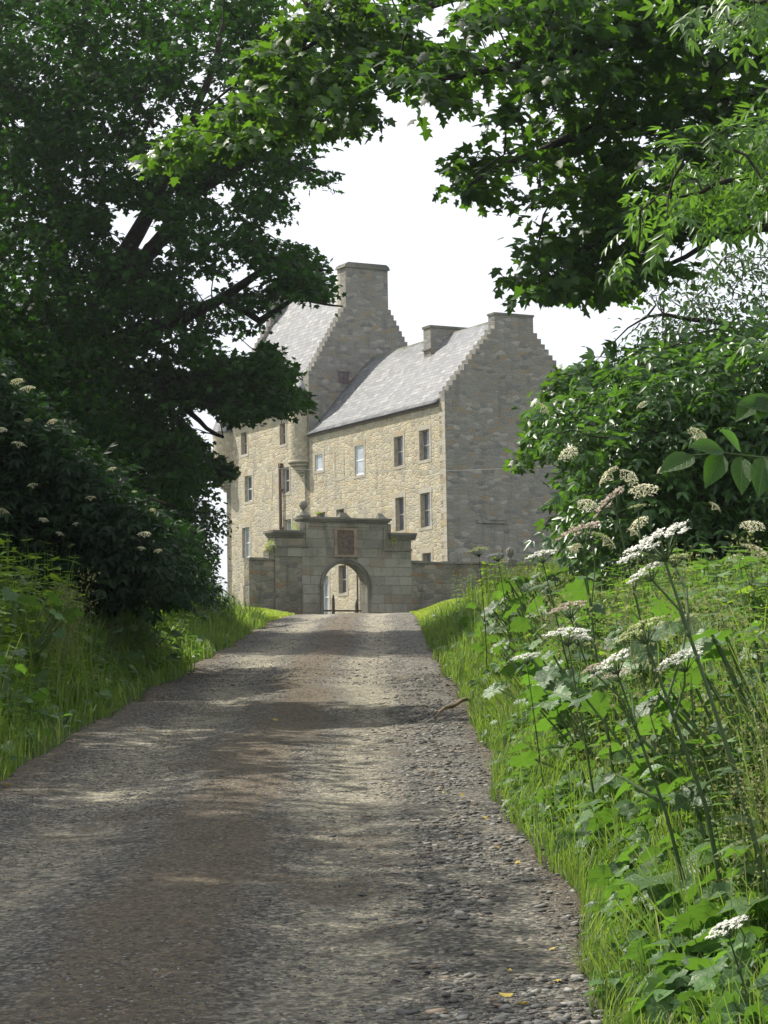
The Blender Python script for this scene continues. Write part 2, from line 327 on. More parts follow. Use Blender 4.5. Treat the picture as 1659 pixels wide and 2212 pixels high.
class Soup:
    """collects triangle soups into one mesh"""
    def __init__(s): s.V = []; s.F = []; s.U = []; s.n = 0
    def add(s, V, F, U=None): s.V.append(np.asarray(V, np.float32)); s.F.append(np.asarray(F) + s.n); s.U.append(np.zeros((len(V), 2)) if U is None else U); s.n += len(V)
    def mesh(s, name, smooth=False, uv=False):
        F = np.concatenate(s.F); me = raw_mesh(name, np.concatenate(s.V), F, 3, smooth)
        if uv: leaf_uv(me, np.concatenate(s.U), F)
        return me
def tube_arr(pts, rad, n=5):
    pts = np.asarray(pts, float); rad = np.asarray(rad, float); k = len(pts)
    d = np.gradient(pts, axis=0); d /= np.linalg.norm(d, axis=1, keepdims=True) + 1e-9
    ref = np.array([0.31, 0.2, 0.93]) if abs(d[0][2]) < 0.8 else np.array([1.0, 0.1, 0])
    u = np.cross(d, ref); u /= np.linalg.norm(u, axis=1, keepdims=True) + 1e-9; w_ = np.cross(d, u)
    t = np.arange(n) * 2 * math.pi / n
    V = pts[:, None] + rad[:, None, None] * (u[:, None] * np.cos(t)[None, :, None] + w_[:, None] * np.sin(t)[None, :, None])
    F = []
    for i in range(k - 1):
        for j in range(n):
            a = i * n + j; b = i * n + (j + 1) % n; F += [(a, b, b + n), (a, b + n, a + n)]
    return V.reshape(-1, 3), np.array(F)

# leaf templates: unit length along +y, normal +z
def fan(outline, zfun, centre=(0, 0.35)):
    pts = [centre] + outline; V = [(x, y, zfun(x, y)) for x, y in pts]; n = len(outline)
    return np.array(V), np.array([(0, i + 1, (i + 1) % n + 1) for i in range(n)])
half = [(0.16, -0.10), (0.46, 0.02), (0.30, 0.24), (0.60, 0.56), (0.26, 0.56), (0.17, 0.80)]
syc_out = [(0, 0)] + half + [(0, 1)] + [(-x, y) for x, y in reversed(half)]
SYC = fan(syc_out, lambda x, y: -0.25 * abs(x) ** 1.3 - 0.12 * y * y + 0.03)
def ovate(wd, z0=0.12, n=4):
    ys = np.linspace(0, 1, n + 2)[1:-1]; L_ = [(0, 0)] + [(wd * math.sin(math.pi * y ** 0.8), y) for y in ys] + [(0, 1)] + [(-wd * math.sin(math.pi * y ** 0.8), y) for y in ys[::-1]]
    return fan(L_, lambda x, y: 0.35 * abs(x) - z0 * y * y, (0, 0.5))
OV = ovate(0.2); OVN = ovate(0.14); OVR = ovate(0.32)
def compound(leaf, pairs, lsize, spread=70, spacing=None, droop=0.2):
    """pinnate leaf: a rachis along +y with pairs of leaflets and one at the end"""
    S = Soup(); ps = []; dr = []; sz = []
    for i in range(pairs):
        t = 0.25 + 0.6 * i / max(1, pairs - 1)
        for sgn in (-1, 1):
            a = R(spread - 15 * i / max(1, pairs)); ps.append((0, t, -droop * t * t)); dr.append((sgn * math.sin(a), math.cos(a), -0.25)); sz.append(lsize)
    ps.append((0, 0.88, -droop * .7)); dr.append((0, 1, -0.35)); sz.append(lsize * 1.1)
    ps = np.array(ps); dr = np.array(dr); nz = np.tile([0, 0, 1.0], (len(ps), 1))
    V, F = bake(leaf[0], leaf[1], frames(dr, nz), np.array(sz), ps); S.add(V, F)
    V, F = tube_arr([(0, 0, 0), (0, .5, -droop * .25), (0, .9, -droop * .75)], [.012, .009, .006], 3); S.add(V, F)
    return np.concatenate(S.V), np.concatenate(S.F)
ELD = compound(OV, 2, 0.55, 65)
ELD3 = compound(OV, 3, 0.46, 68)
ASH = compound(OVN, 3, 0.46, 55)
half_b = [(0.22, -0.16), (0.40, -0.05), (0.34, 0.10), (0.52, 0.22), (0.42, 0.34), (0.54, 0.52), (0.36, 0.55), (0.30, 0.78), (0.14, 0.82)]
BROAD = fan([(0, 0)] + half_b + [(0, 1)] + [(-x, y) for x, y in reversed(half_b)], lambda x, y: 0.28 * abs(x) - 0.45 * x * x - 0.25 * y * y + .05 * math.sin(9 * y))

def in_poly(u, v, poly):
    inside = np.zeros(len(u), bool); n = len(poly)
    for i in range(n):
        (x0, y0), (x1, y1) = poly[i], poly[(i + 1) % n]
        if y0 == y1: continue
        c = ((y0 > v) != (y1 > v)) & (u < (x1 - x0) * (v - y0) / (y1 - y0) + x0)
        inside ^= c
    return inside
def vnoise(p, scale, seed=0):
    """smooth value noise 0..1 for points (n,k)"""
    p = np.asarray(p, float) / scale; i = np.floor(p).astype(np.int64); f = p - i; f = f * f * (3 - 2 * f); k = p.shape[1]; out = 0
    for c in range(2 ** k):
        o = np.array([(c >> j) & 1 for j in range(k)]); q = i + o; h = np.full(len(p), seed * 1013 + 17, np.int64)
        for j, pr in zip(range(k), (73856093, 19349663, 83492791)): h = h ^ (q[:, j] * pr)
        h = (h * 2654435761) & 0xffffffff; h = ((h ^ (h >> 15)) * 2246822519) & 0xffffffff; h = (h ^ (h >> 13)) & 0xffff
        out = out + np.prod(np.where(o, f, 1 - f), axis=1) * h / 65535.0
    return out

# ------------------------------------------------------------------ terrain
_ys = np.array([-30, 48, 50, 52, 55, 58, 61, 64, 67, 70, 74, 77, 80, 84, 90, 100.0])
def _build():
    sl = np.interp(_ys, [-30, 48, 74, 84, 88, 92], [0.0635, 0.0635, 0.0358, 0.0, -0.03, 0.0]); z = [-30 * 0.0635]
    for i in range(1, len(_ys)): z.append(z[-1] + (sl[i] + sl[i - 1]) / 2 * (_ys[i] - _ys[i - 1]))
    return np.array(z)
_zs = _build()
def sst(t): t = np.clip(t, 0, 1); return t * t * (3 - 2 * t)
def zroad(y): return np.interp(y, _ys, _zs)
XL, XR = -2.93, 0.86
def ground(x, y):
    x = np.asarray(x, float); y = np.asarray(y, float); z = zroad(y)
    yard = 1 - sst((y - 80) / 6)
    r = sst((x - 0.95) / 1.3) * 0.33 + np.clip(x - 2, 0, 12) * 0.07
    l = sst((-3.0 - x) / 1.5) * 0.20 + np.clip(-4.5 - x, 0, 12) * 0.06
    z = z + (r + l) * yard
    p = np.stack([np.ravel(x + 0 * y), np.ravel(y + 0 * x)], 1)
    return z + ((vnoise(p, 1.7, 3) - .5) * 0.10).reshape(np.shape(z)) * np.where((x > 1.1) | (x < -3.2), 1, 0) * yard
def grid_mesh(name, xs, ys, zf):
    X, Y = np.meshgrid(xs, ys); Z = zf(X.ravel(), Y.ravel()); V = np.stack([X.ravel(), Y.ravel(), Z], 1); nx = len(xs); ny = len(ys)
    i = (np.arange(ny - 1)[:, None] * nx + np.arange(nx - 1)[None]).ravel(); F = np.stack([i, i + 1, i + nx + 1, i + nx], 1)
    return raw_mesh(name, V, F, 4, True)
def mat_ground():
    m, nt, b = newmat('ground_soil'); t = nn(nt, 'ShaderNodeTexCoord'); v = t.outputs['Object']
    n = noise(nt, v, 3.0, 6, .7); n2 = noise(nt, v, 25, 4, .7)
    col = ramp(nt, n.outputs[0], [(0.35, (0.035, 0.05, 0.018)), (0.55, (0.06, 0.085, 0.025)), (0.75, (0.05, 0.04, 0.025))])
    L(nt, mixc(nt, 0.4, col, n2.outputs['Color'], 'OVERLAY'), b.inputs['Base Color']); b.inputs['Roughness'].default_value = 0.95
    bump(nt, b, n2.outputs[0], 0.8, 0.03); return m
xs = np.concatenate([[-900, -400, -200, -90, -50, -30, -20], np.arange(-14, -4, 1.0), np.arange(-4, -2.8, 0.2), [-2.6, -1, 0.6], np.arange(0.8, 3, 0.2), np.arange(3, 14, 1.0), [20, 30, 50, 90, 200, 400, 900]])
ys = np.concatenate([[-30, -15, 0], np.arange(3, 95, 0.5), [100, 110, 130, 170, 250, 400, 700, 1200]])
def zg(x, y):
    z = ground(x, y); on = (x > XL - .05) & (x < XR + .05); z = z - np.where(on, 0.25, 0.0)
    return np.where(y > 180, z - (y - 180) * 0.02, z)
g = obj('ground', grid_mesh('ground', xs, ys, zg), mat_ground()); tag(g, kind='structure')

def edge_l(y): return XL + (vnoise(np.stack([y, y * 0], 1), 1.3, 5) - .5) * 0.22 + (vnoise(np.stack([y, y * 0], 1), .35, 6) - .5) * .08
def edge_r(y): return XR + (vnoise(np.stack([y, y * 0], 1), 1.5, 8) - .5) * 0.22 + (vnoise(np.stack([y, y * 0], 1), .35, 9) - .5) * .08
def mat_road():
    m, nt, b = newmat('drive_surface'); t = nn(nt, 'ShaderNodeTexCoord'); v = t.outputs['Object']
    sx = nn(nt, 'ShaderNodeSeparateXYZ'); L(nt, v, sx.inputs[0])
    wob = noise(nt, v, 0.35, 3); x = mathn(nt, 'ADD', sx.outputs[0], mathn(nt, 'MULTIPLY', mathn(nt, 'SUBTRACT', wob.outputs[0], 0.5), 0.9))
    grit = noise(nt, v, 60, 5, 0.75); mid = noise(nt, v, 9, 5, 0.7); big = noise(nt, v, 0.9, 5, 0.65)
    vor = nn(nt, 'ShaderNodeTexVoronoi'); vor.inputs['Scale'].default_value = 42; L(nt, v, vor.inputs['Vector'])
    stone = ramp(nt, vor.outputs['Color'], [(0.2, (0.08, 0.08, 0.08)), (0.55, (0.14, 0.14, 0.137)), (0.9, (0.22, 0.215, 0.20))])
    dust = (0.36, 0.345, 0.29); brown = (0.14, 0.117, 0.088)
    track = mathn(nt, 'MAXIMUM', mrange(nt, mathn(nt, 'ABSOLUTE', mathn(nt, 'SUBTRACT', x, -0.22)), 0.42, 0.1),
                  mrange(nt, mathn(nt, 'ABSOLUTE', mathn(nt, 'SUBTRACT', x, -1.95)), 0.5, 0.12))
    col = mixc(nt, mathn(nt, 'MULTIPLY', track, mrange(nt, mid.outputs[0], 0.35, 0.6, 0.15, 0.85)), stone, dust)
    strip = mrange(nt, mathn(nt, 'ABSOLUTE', mathn(nt, 'SUBTRACT', x, -1.02)), 0.48, 0.2)
    edge = mathn(nt, 'MAXIMUM', mrange(nt, sx.outputs[0], 0.62, 0.86), mrange(nt, sx.outputs[0], -2.45, -2.9))
    br = mathn(nt, 'MAXIMUM', mathn(nt, 'MULTIPLY', strip, mrange(nt, mid.outputs[0], 0.3, 0.55, 0.75, 1.0)), mathn(nt, 'MULTIPLY', edge, 0.85))
    br = mathn(nt, 'MAXIMUM', br, mathn(nt, 'MULTIPLY', mrange(nt, big.outputs[0], 0.56, 0.66), 0.75))
    col = mixc(nt, br, col, brown)
    damp = noise(nt, v, 0.5, 5, 0.7, 0.3); col = mixc(nt, mathn(nt, 'MULTIPLY', mrange(nt, damp.outputs[0], 0.6, 0.7), 0.5), col, (0.035, 0.034, 0.033))
    col = mixc(nt, 0.5, mixc(nt, 1.0, col, (1.10, 1.02, 0.85), 'MULTIPLY'), grit.outputs['Color'], 'OVERLAY')
    col = mixc(nt, 0.75, col, ramp(nt, vor.outputs['Color'], [(0.15, (0.5, 0.5, 0.5)), (0.6, (1.0, 1.0, 1.0)), (0.95, (1.7, 1.68, 1.6))]), 'MULTIPLY')
    fine = nn(nt, 'ShaderNodeTexVoronoi'); fine.inputs['Scale'].default_value = 85; L(nt, v, fine.inputs['Vector']); col = mixc(nt, 0.5, col, ramp(nt, fine.outputs['Color'], [(0.2, (0.6, 0.6, 0.6)), (0.9, (1.5, 1.5, 1.45))]), 'MULTIPLY')
    hs = nn(nt, 'ShaderNodeHueSaturation'); hs.inputs['Saturation'].default_value = 0.9; L(nt, col, hs.inputs['Color'])
    L(nt, hs.outputs[0], b.inputs['Base Color']); b.inputs['Roughness'].default_value = 0.85
    h = mathn(nt, 'ADD', mathn(nt, 'MULTIPLY', vor.outputs['Distance'], -0.6), mathn(nt, 'ADD', grit.outputs[0], mid.outputs[0]))
    bump(nt, b, h, 1.0, 0.03); return m
def zrd(x, y):
    p = np.stack([x, y], 1)
    rut = -0.02 * np.exp(-((x + 0.22) / .3) ** 2) - 0.02 * np.exp(-((x + 1.95) / .32) ** 2) + .02 * np.exp(-((x + 1.05) / .4) ** 2)
    pot = -0.07 * sst((vnoise(p * [1, .7], 0.9, 21) - .66) / .2)
    return zroad(y) + rut + pot * sst((y - 14) / 8) + (vnoise(p, .8, 22) - .5) * .012 + (vnoise(p, .16, 23) - .5) * .006
ry = np.concatenate([np.arange(-6, 30, 0.08), np.arange(30, 84.6, 0.2)]); nx = 44
el, er = edge_l(ry), edge_r(ry); flare = np.clip(ry - 72, 0, 20) * 0.14
T = np.linspace(0, 1, nx)[None]; X = (el - flare)[:, None] * (1 - T) + er[:, None] * T; Y = ry[:, None] + 0 * X
Z = zrd(X.ravel(), Y.ravel()).reshape(X.shape) + 0.012; Z[:, 0] -= 0.08; Z[:, -1] -= 0.08
i = (np.arange(len(ry) - 1)[:, None] * nx + np.arange(nx - 1)[None]).ravel()
tag(obj('road', raw_mesh('road', np.stack([X.ravel(), Y.ravel(), Z.ravel()], 1), np.stack([i, i + 1, i + nx + 1, i + nx], 1), 4, True), mat_road()), kind='structure')

# loose stones on the drive
def ico():
    t = (1 + 5 ** .5) / 2; v = np.array([(-1, t, 0), (1, t, 0), (-1, -t, 0), (1, -t, 0), (0, -1, t), (0, 1, t), (0, -1, -t), (0, 1, -t), (t, 0, -1), (t, 0, 1), (-t, 0, -1), (-t, 0, 1)]) / 1.9
    f = np.array([(0, 11, 5), (0, 5, 1), (0, 1, 7), (0, 7, 10), (0, 10, 11), (1, 5, 9), (5, 11, 4), (11, 10, 2), (10, 7, 6), (7, 1, 8), (3, 9, 4), (3, 4, 2), (3, 2, 6), (3, 6, 8), (3, 8, 9), (4, 9, 5), (2, 4, 11), (6, 2, 10), (8, 6, 7), (9, 8, 1)])
    return v, f
iv, if_ = ico()
def gravel():
    S = Soup()
    def band(n, y0, y1, xf, s0, s1):
        y = y0 + (y1 - y0) * rng.random(n) ** 1.4; x = xf(n, y); keep = (x > XL + .02) & (x < XR + .02) & (vnoise(np.stack([x, y * .7], 1), .28, 91) + .25 * rng.random(len(x)) > .47); x, y = x[keep], y[keep]; n = len(x)
        s = s0 + (s1 - s0) * rng.random(n) ** 3.5
        for k in range(6):
            q = slice(k * n // 6, (k + 1) * n // 6); c = len(x[q])
            if not c: continue
            tv = iv * (1 + (rng.random((12, 1)) - .5) * .8)
            a = rng.random(c) * 6.28; yv = np.stack([np.cos(a), np.sin(a), (rng.random(c) - .5) * .3], 1); nz = np.stack([(rng.random(c) - .5) * .5, (rng.random(c) - .5) * .5, np.ones(c)], 1)
            sc = s[q][:, None] * np.stack([.6 + .5 * rng.random(c), .8 + .6 * rng.random(c), .2 + .25 * rng.random(c)], 1)
            pos = np.stack([x[q], y[q], zrd(x[q], y[q]) + 0.012 + sc[:, 2] * .25], 1)
            V, F = bake(tv, if_, frames(yv, nz), sc, pos); S.add(V, F)
    band(13000, 6.5, 30, lambda n, y: 0.42 + rng.normal(0, .24, n), .005, .032)
    band(16000, 6.5, 16, lambda n, y: 0.1 + rng.normal(0, .7, n), .003, .010)
    band(16000, 6.5, 34, lambda n, y: XL + (XR - XL) * rng.random(n), .004, .012)
    band(9000, 6.5, 34, lambda n, y: -2.35 + rng.normal(0, .35, n), .006, .018)
    band(46000, 6.5, 24, lambda n, y: XL + (XR - XL) * rng.random(n), .003, .011)
    band(9000, 14, 34, lambda n, y: -2.0 + rng.normal(0, .5, n), .006, .014)
    band(7000, 28, 60, lambda n, y: XL + (XR - XL) * rng.random(n), .008, .024)
    m, nt, b = newmat('gravel_stone'); g_ = nn(nt, 'ShaderNodeNewGeometry')
    L(nt, ramp(nt, g_.outputs['Random Per Island'], [(0, (0.06, 0.058, 0.054)), (0.6, (0.13, 0.126, 0.114)), (0.86, (0.25, 0.24, 0.21)), (1, (0.15, 0.10, 0.065))]), b.inputs['Base Color']); b.inputs['Roughness'].default_value = 0.75
    tag(obj('gravel', S.mesh('gravel'), m), 'loose grey stones and grit lying on the drive', 'gravel', kind='stuff')
gravel()

# ------------------------------------------------------------------ castle
RZ = R(28.4); CB = np.array([math.cos(RZ), math.sin(RZ), 0]); CA = np.array([-math.sin(RZ), math.cos(RZ), 0])
C0 = P(965, 1100, 100.0); C0[2] = 4.3
castle = thing('castle', 'cream rubble stone tower house with crow-stepped gables and slate roofs behind the gateway', 'castle', tuple(C0), RZ)
WL, WW, WE = 13.8, 7.5, 10.6          # wing: length, width, eaves
TM, TW, TE = 10.25, 6.9, 12.3         # tower: length, width, wall head
def wall_grid(y0, y1, z0, z1, holes, depth=0.28):
    """front wall in the plane x=0, facing -x, with real recessed openings"""
    mb = MB(); yb = sorted({y0, y1, *[h[0] for h in holes], *[h[1] for h in holes]}); zb = sorted({z0, z1, *[h[2] for h in holes], *[h[3] for h in holes]})
    for ya, yb_ in zip(yb[:-1], yb[1:]):
        for za, zb_ in zip(zb[:-1], zb[1:]):
            cy, cz = (ya + yb_) / 2, (za + zb_) / 2
            if any(h[0] < cy < h[1] and h[2] < cz < h[3] for h in holes): continue
            mb.poly([(0, yb_, za), (0, ya, za), (0, ya, zb_), (0, yb_, zb_)])
    for h in holes:
        a, b_, c, d = h[:4]
        mb.poly([(0, b_, c), (depth, b_, c), (depth, b_, d), (0, b_, d)]); mb.poly([(depth, a, c), (0, a, c), (0, a, d), (depth, a, d)])
        mb.poly([(0, a, c), (depth, a, c), (depth, b_, c), (0, b_, c)]); mb.poly([(depth, a, d), (0, a, d), (0, b_, d), (depth, b_, d)])
    return mb
# (y0, y1, z0, z1, kind)
wing_w = [(12.30, 13.17, 8.62, 9.43, 'flush'), (7.92, 8.84, 7.98, 9.43, 'flush'), (3.97, 4.85, 8.03, 9.43, 'dark'), (1.47, 2.40, 8.07, 9.46, 'dark'),
          (3.97, 4.80, 4.97, 6.55, 'dark'), (1.50, 2.40, 4.97, 6.55, 'dark'), (1.48, 2.30, 2.75, 3.78, 'dark'), (12.10, 13.05, 4.97, 6.49, 'dark'), (10.04, 10.90, 4.97, 6.49, 'dark'),
          (9.93, 10.75, 2.33, 3.71, 'dark'), (11.85, 12.75, 1.2, 3.27, 'pale')]
tow_w = [(21.32, 22.05, 10.36, 11.55, 'dark'), (16.56, 17.24, 10.39, 11.48, 'dark'), (20.75, 21.65, 7.77, 9.15, 'white'), (16.17, 17.0, 7.83, 9.15, 'white'),
         (21.10, 22.05, 4.77, 6.40, 'pale'), (16.0, 16.85, 5.0, 6.44, 'pale'), (20.95, 21.98, 1.2, 3.25, 'door')]
wall = wall_grid(-0.0, WL, -0.6, WE - 0.02, wing_w)
wall.poly([(WW, 0, -.6), (WW, WL, -.6), (WW, WL, WE - .02), (WW, 0, WE - .02)])
wall.build('wing_wall', M['front'], castle)
wall = wall_grid(WL, WL + TM, -0.6, TE, tow_w)
wall.poly([(TW, WL, -.6), (TW, WL + TM, -.6), (TW, WL + TM, 13.3), (TW, WL, 13.3)]); wall.build('tower_wall', M['front'], castle)

def stepped(W_, z_e, sl, cx0, cx1, ctop, base, n, lift=0.36, foot=0.0):
    """outline (x,z) of a crow-stepped gable: steps up to a chimney between cx0 and cx1"""
    pts = [(0, base), (W_, base)]
    k = n; right = []; 
    for i in range(k):
        xa = W_ - (W_ - cx1) * i / k; xb = W_ - (W_ - cx1) * (i + 1) / k; z = z_e + sl * (W_ - xb) * 0.97 + lift * .55 + random.uniform(-.02, .02)
        right += [(xa, z), (xb, z)]
    left = []
    for i in range(k):
        xa = cx0 * (k - i) / k; xb = cx0 * (k - i - 1) / k; z = z_e + sl * xa * 0.97 + lift * .55 + random.uniform(-.02, .02)
        left += [(xa, z), (xb, z)]
    return pts + right + [(cx1, ctop), (cx0, ctop)] + left
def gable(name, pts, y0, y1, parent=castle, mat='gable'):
    # gable as a set of upright strips so that every face is convex
    mb = MB(); top = pts[2:]; base = pts[0][1]; cuts = sorted({round(p[0], 4) for p in pts})
    def h(x):
        for (xa, za), (xb, zb_) in zip(top[:-1], top[1:]):
            if abs(za - zb_) < 1e-6 and min(xa, xb) <= x <= max(xa, xb): return za
    hs = [h((a + b_) / 2) for a, b_ in zip(cuts[:-1], cuts[1:])]
    for i, (a, b_) in enumerate(zip(cuts[:-1], cuts[1:])):
        z = hs[i]; mb.poly([(a, y0, base), (b_, y0, base), (b_, y0, z), (a, y0, z)]); mb.poly([(b_, y1, base), (a, y1, base), (a, y1, z), (b_, y1, z)])
        mb.poly([(a, y0, z), (b_, y0, z), (b_, y1, z), (a, y1, z)])
        zl = hs[i - 1] if i else base; zr = hs[i + 1] if i < len(hs) - 1 else base
        if zl < z: mb.poly([(a, y1, zl), (a, y0, zl), (a, y0, z), (a, y1, z)])
        if zr < z: mb.poly([(b_, y0, zr), (b_, y1, zr), (b_, y1, z), (b_, y0, z)])
    return mb.build(name, M[mat], parent)
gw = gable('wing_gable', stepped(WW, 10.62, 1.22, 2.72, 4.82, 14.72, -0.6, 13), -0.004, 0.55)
mb = MB(); mb.box(2.68, 4.86, -0.05, 0.6, 14.72, 14.82); mb.build('chimney_cope', M['cornice'], castle)
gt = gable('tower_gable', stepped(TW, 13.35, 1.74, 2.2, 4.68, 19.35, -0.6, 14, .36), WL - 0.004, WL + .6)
mb = MB(); mb.prism([(2.1, 19.35), (4.78, 19.35), (4.7, 19.52), (4.55, 19.62), (2.33, 19.62), (2.18, 19.52)], WL - .1, WL + 1.0); mb.build('chimney_cope', M['cornice'], castle)
mb = MB(); mb.box(2.2, 4.68, WL + .6, WL + .92, 16.5, 19.35, 'f'); mb.build('chimney_stack', M['front'], castle)
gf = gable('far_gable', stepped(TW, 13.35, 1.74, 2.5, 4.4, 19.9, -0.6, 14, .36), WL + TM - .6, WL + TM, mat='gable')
# corner dressings of the wing, 3 mm proud
for y0, xz, nm in ((0, 0, 'wing_quoins'),):
    mb = MB(); z = -0.6; k = 0
    while z < WE - .35:
        h = random.uniform(.26, .38); l = .52 if k % 2 else .3
        mb.box(-0.012, 0.0, 0.0, l, z + .01, z + h); z += h; k += 1
    mb.build(nm, M['dress'], castle)
# roofs
def roof_strip(prof, y0, y1, ny, name, jit=0.02):
    mb = []; k = len(prof); V = []; ysr = np.linspace(y0, y1, ny + 1)
    for y in ysr:
        for j, (x, z) in enumerate(prof): V.append((x, y, z + (random.uniform(-jit, jit) if 0 < j < k - 1 else random.uniform(-jit, jit) * .4)))
    F = [(i * k + j, i * k + j + 1, (i + 1) * k + j + 1, (i + 1) * k + j) for i in range(ny) for j in range(k - 1)]
    me = bpy.data.meshes.new(name); me.from_pydata(V, [], [f[::-1] for f in F]); me.update()
    uvl = me.uv_layers.new(name='UVMap'); cum = [0]
    for (xa, za), (xb, zb_) in zip(prof[:-1], prof[1:]): cum.append(cum[-1] + math.hypot(xb - xa, zb_ - za))
    for p in me.polygons:
        for li in p.loop_indices:
            vi = me.loops[li].vertex_index; uvl.data[li].uv = (V[vi][1], cum[vi % k])
    for p in me.polygons: p.use_smooth = True
    o = obj(name, me, M['slate'], castle); sm = o.modifiers.new('thick', 'SOLIDIFY'); sm.thickness = 0.07; sm.offset = -1; return o
cx = WW / 2
prof = [(-0.16, 10.50), (0.35, 10.98), (1.0, 11.66), (2.0, 12.82), (3.0, 13.95), (cx, 14.70)]
roof_strip(prof + [(WW - x, z) for x, z in prof[::-1][1:]], 0.5, WL - 0.01, 26, 'wing_roof')
mb = MB(); mb.prism([(cx - .16, 14.60), (cx + .16, 14.60), (cx, 14.80)], .5, WL - .01); mb.build('ridge_tiles', M['cornice'], castle)
cx = TW / 2
prof = [(-0.42, 12.45), (-.1, 12.85), (0.35, 13.6), (1.2, 15.15), (2.3, 17.1), (cx, 19.1)]
roof_strip(prof + [(TW - x, z) for x, z in prof[::-1][1:]], WL + 0.57, WL + TM - .55, 20, 'tower_roof')
mb = MB(); mb.box(-0.1, -0.02, 0.56, WL - .02, 10.42, 10.5); mb.build('gutter', M['pipe'], castle)
mb = MB(); mb.box(-0.06, 0.0, WL + .6, WL + TM - .6, TE - .15, TE); mb.build('eaves_course', M['dress'], castle)
# middle chimney on the wing roof
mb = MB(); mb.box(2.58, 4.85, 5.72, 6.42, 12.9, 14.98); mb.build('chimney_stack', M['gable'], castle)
mb = MB(); mb.box(2.53, 4.9, 5.67, 6.47, 14.98, 15.1); mb.box(2.5, 2.58, 5.69, 6.45, 13.9, 13.97); mb.build('chimney_cope', M['cornice'], castle)
# corner turrets on corbels
def turret(cy, cx_, r, z0, z1, cap):
    mb = MB(); mb.lathe([(r, z0), (r, z1)], cx_, cy, 24); t = mb.build('turret', M['front'], castle, True)
    for p in t.data.polygons: p.use_smooth = True
    mb = MB(); pr = [(0.03, z0 - .80)]; k = 5
    for i in range(k):
        rr = r * (0.10 + 1.0 * (i + 1) / k); za = z0 - .80 + .80 * i / k; h = .80 / k
        pr += [(rr - .07, za + .01), (rr, za + h * .35), (rr, za + h * .75), (rr - .03, za + h * .98)]
    pr += [(r, z0)]; mb.lathe(pr, cx_, cy, 24); c = mb.build('corbel', M['dress'], t, True)
    mb = MB(); mb.lathe([(r + .07, z1), (r + .07, z1 + .09), (r * .75, z1 + .09 + cap * .45), (0.0, z1 + cap)], cx_, cy, 24); mb.build('cap', M['slate'], t, True)
turret(WL + .92, 0.08, .72, 9.3, 12.25, 1.5)
turret(WL + TM - .05, 0.05, .80, 9.3, 11.7, 1.5)
# windows: each with frame, glazing and dressed stone margin
def window(h):
    y0, y1, z0, z1, kind = h
    mb = MB(); d = 0.15; e = -0.015
    # dressed margins of separate stones
    for (a, b_, c, dd) in ((y0 - d, y0, z0, z1), (y1, y1 + d, z0, z1), (y0 - d * 1.2, y1 + d * 1.2, z1, z1 + .24), (y0 - d * 1.2, y1 + d * 1.2, z0 - .14, z0)):
        mb.box(e, 0.004, a, b_, c, dd)
    if kind == 'door': mb = MB(); mb.box(-.03, .004, y0 - .1, y1 + .1, z1, z1 + .3)
    wn = mb.build('door' if kind == 'door' else 'window', M['dress'], castle)
    X_ = 0.04 if kind == 'flush' else 0.17
    if kind == 'door':
        mb = MB()
        for i in range(6): a = y0 + (y1 - y0) * i / 6; mb.box(X_, X_ + .05, a + .008, a + (y1 - y0) / 6 - .008, z0, z1)
        mb.build('door_leaf', M['oak'], wn); mb = MB(); mb.tube((X_ - .03, y0 + .15, z0 + 1), (X_ + .02, y0 + .15, z0 + 1), .03); mb.build('handle', M['pipe'], wn); return
    f = .06 if kind != 'dark' else .045; mb = MB()
    mb.box(X_, X_ + .07, y0, y0 + f, z0, z1); mb.box(X_, X_ + .07, y1 - f, y1, z0, z1); mb.box(X_, X_ + .07, y0 + f, y1 - f, z0, z0 + f * 1.3); mb.box(X_, X_ + .07, y0 + f, y1 - f, z1 - f, z1)
    if z1 - z0 > 1: mb.box(X_ + .005, X_ + .06, y0 + f, y1 - f, (z0 + z1) / 2 - .03, (z0 + z1) / 2 + .03)
    mb.build('sash', M['white'] if kind != 'dark' else M['greyframe'], wn)
    mb = MB(); mb.box(X_ + .025, X_ + .035, y0 + f * .5, y1 - f * .5, z0 + f * .5, z1 - f * .5); mb.build('pane', M['glass_pale'] if kind in ('pale', 'flush') else M['glass'], wn)
    if kind in ('dark', 'white') and z1 - z0 > 1.1:
        # no room is open: a pale blind part of the way across behind the glass
        pass
M['greyframe'] = simple('grey_paint', (0.33, 0.30, 0.26), 0.6, 0.15)
for h in wing_w + tow_w: window(h)
# backing behind the openings so that no light passes
mb = MB(); mb.box(.29, .33, .3, WL + TM - .3, .2, WE - .3); mb.build('inner_wall', M['pipe'], castle)
# blocked windows: margin and infill stone, slightly proud
for (y0, y1, z0, z1) in ((9.98, 11.08, 7.92, 9.40), (18.2, 19.15, 7.72, 9.14), (12.30, 13.17, 8.0, 8.46)):
    mb = MB(); d = .13
    for q in ((y0, y0 + d, z0, z1), (y1 - d, y1, z0, z1), (y0 + d, y1 - d, z0, z0 + d)): mb.box(-.012, .003, *q)
    mb.build('blocked_window', M['dress'], castle)
# small barred window high in the tower gable, slit of the gable
mb = MB(); mb.box(1.72, 2.28, WL - .03, WL - .006, 13.3, 13.9); wn = mb.build('window', M['glass'], castle)
mb = MB()
for x in (1.72, 1.98, 2.24): mb.box(x, x + .035, WL - .07, WL - .035, 13.3, 13.9)
for z in (13.3, 13.58, 13.86): mb.box(1.755, 2.24, WL - .065, WL - .036, z, z + .035)
mb.build('sash', M['redcurtain'], wn)
mb = MB(); mb.box(1.6, 2.4, WL - .09, WL - .006, 13.9, 14.03); mb.build('lintel', M['gable'], wn)
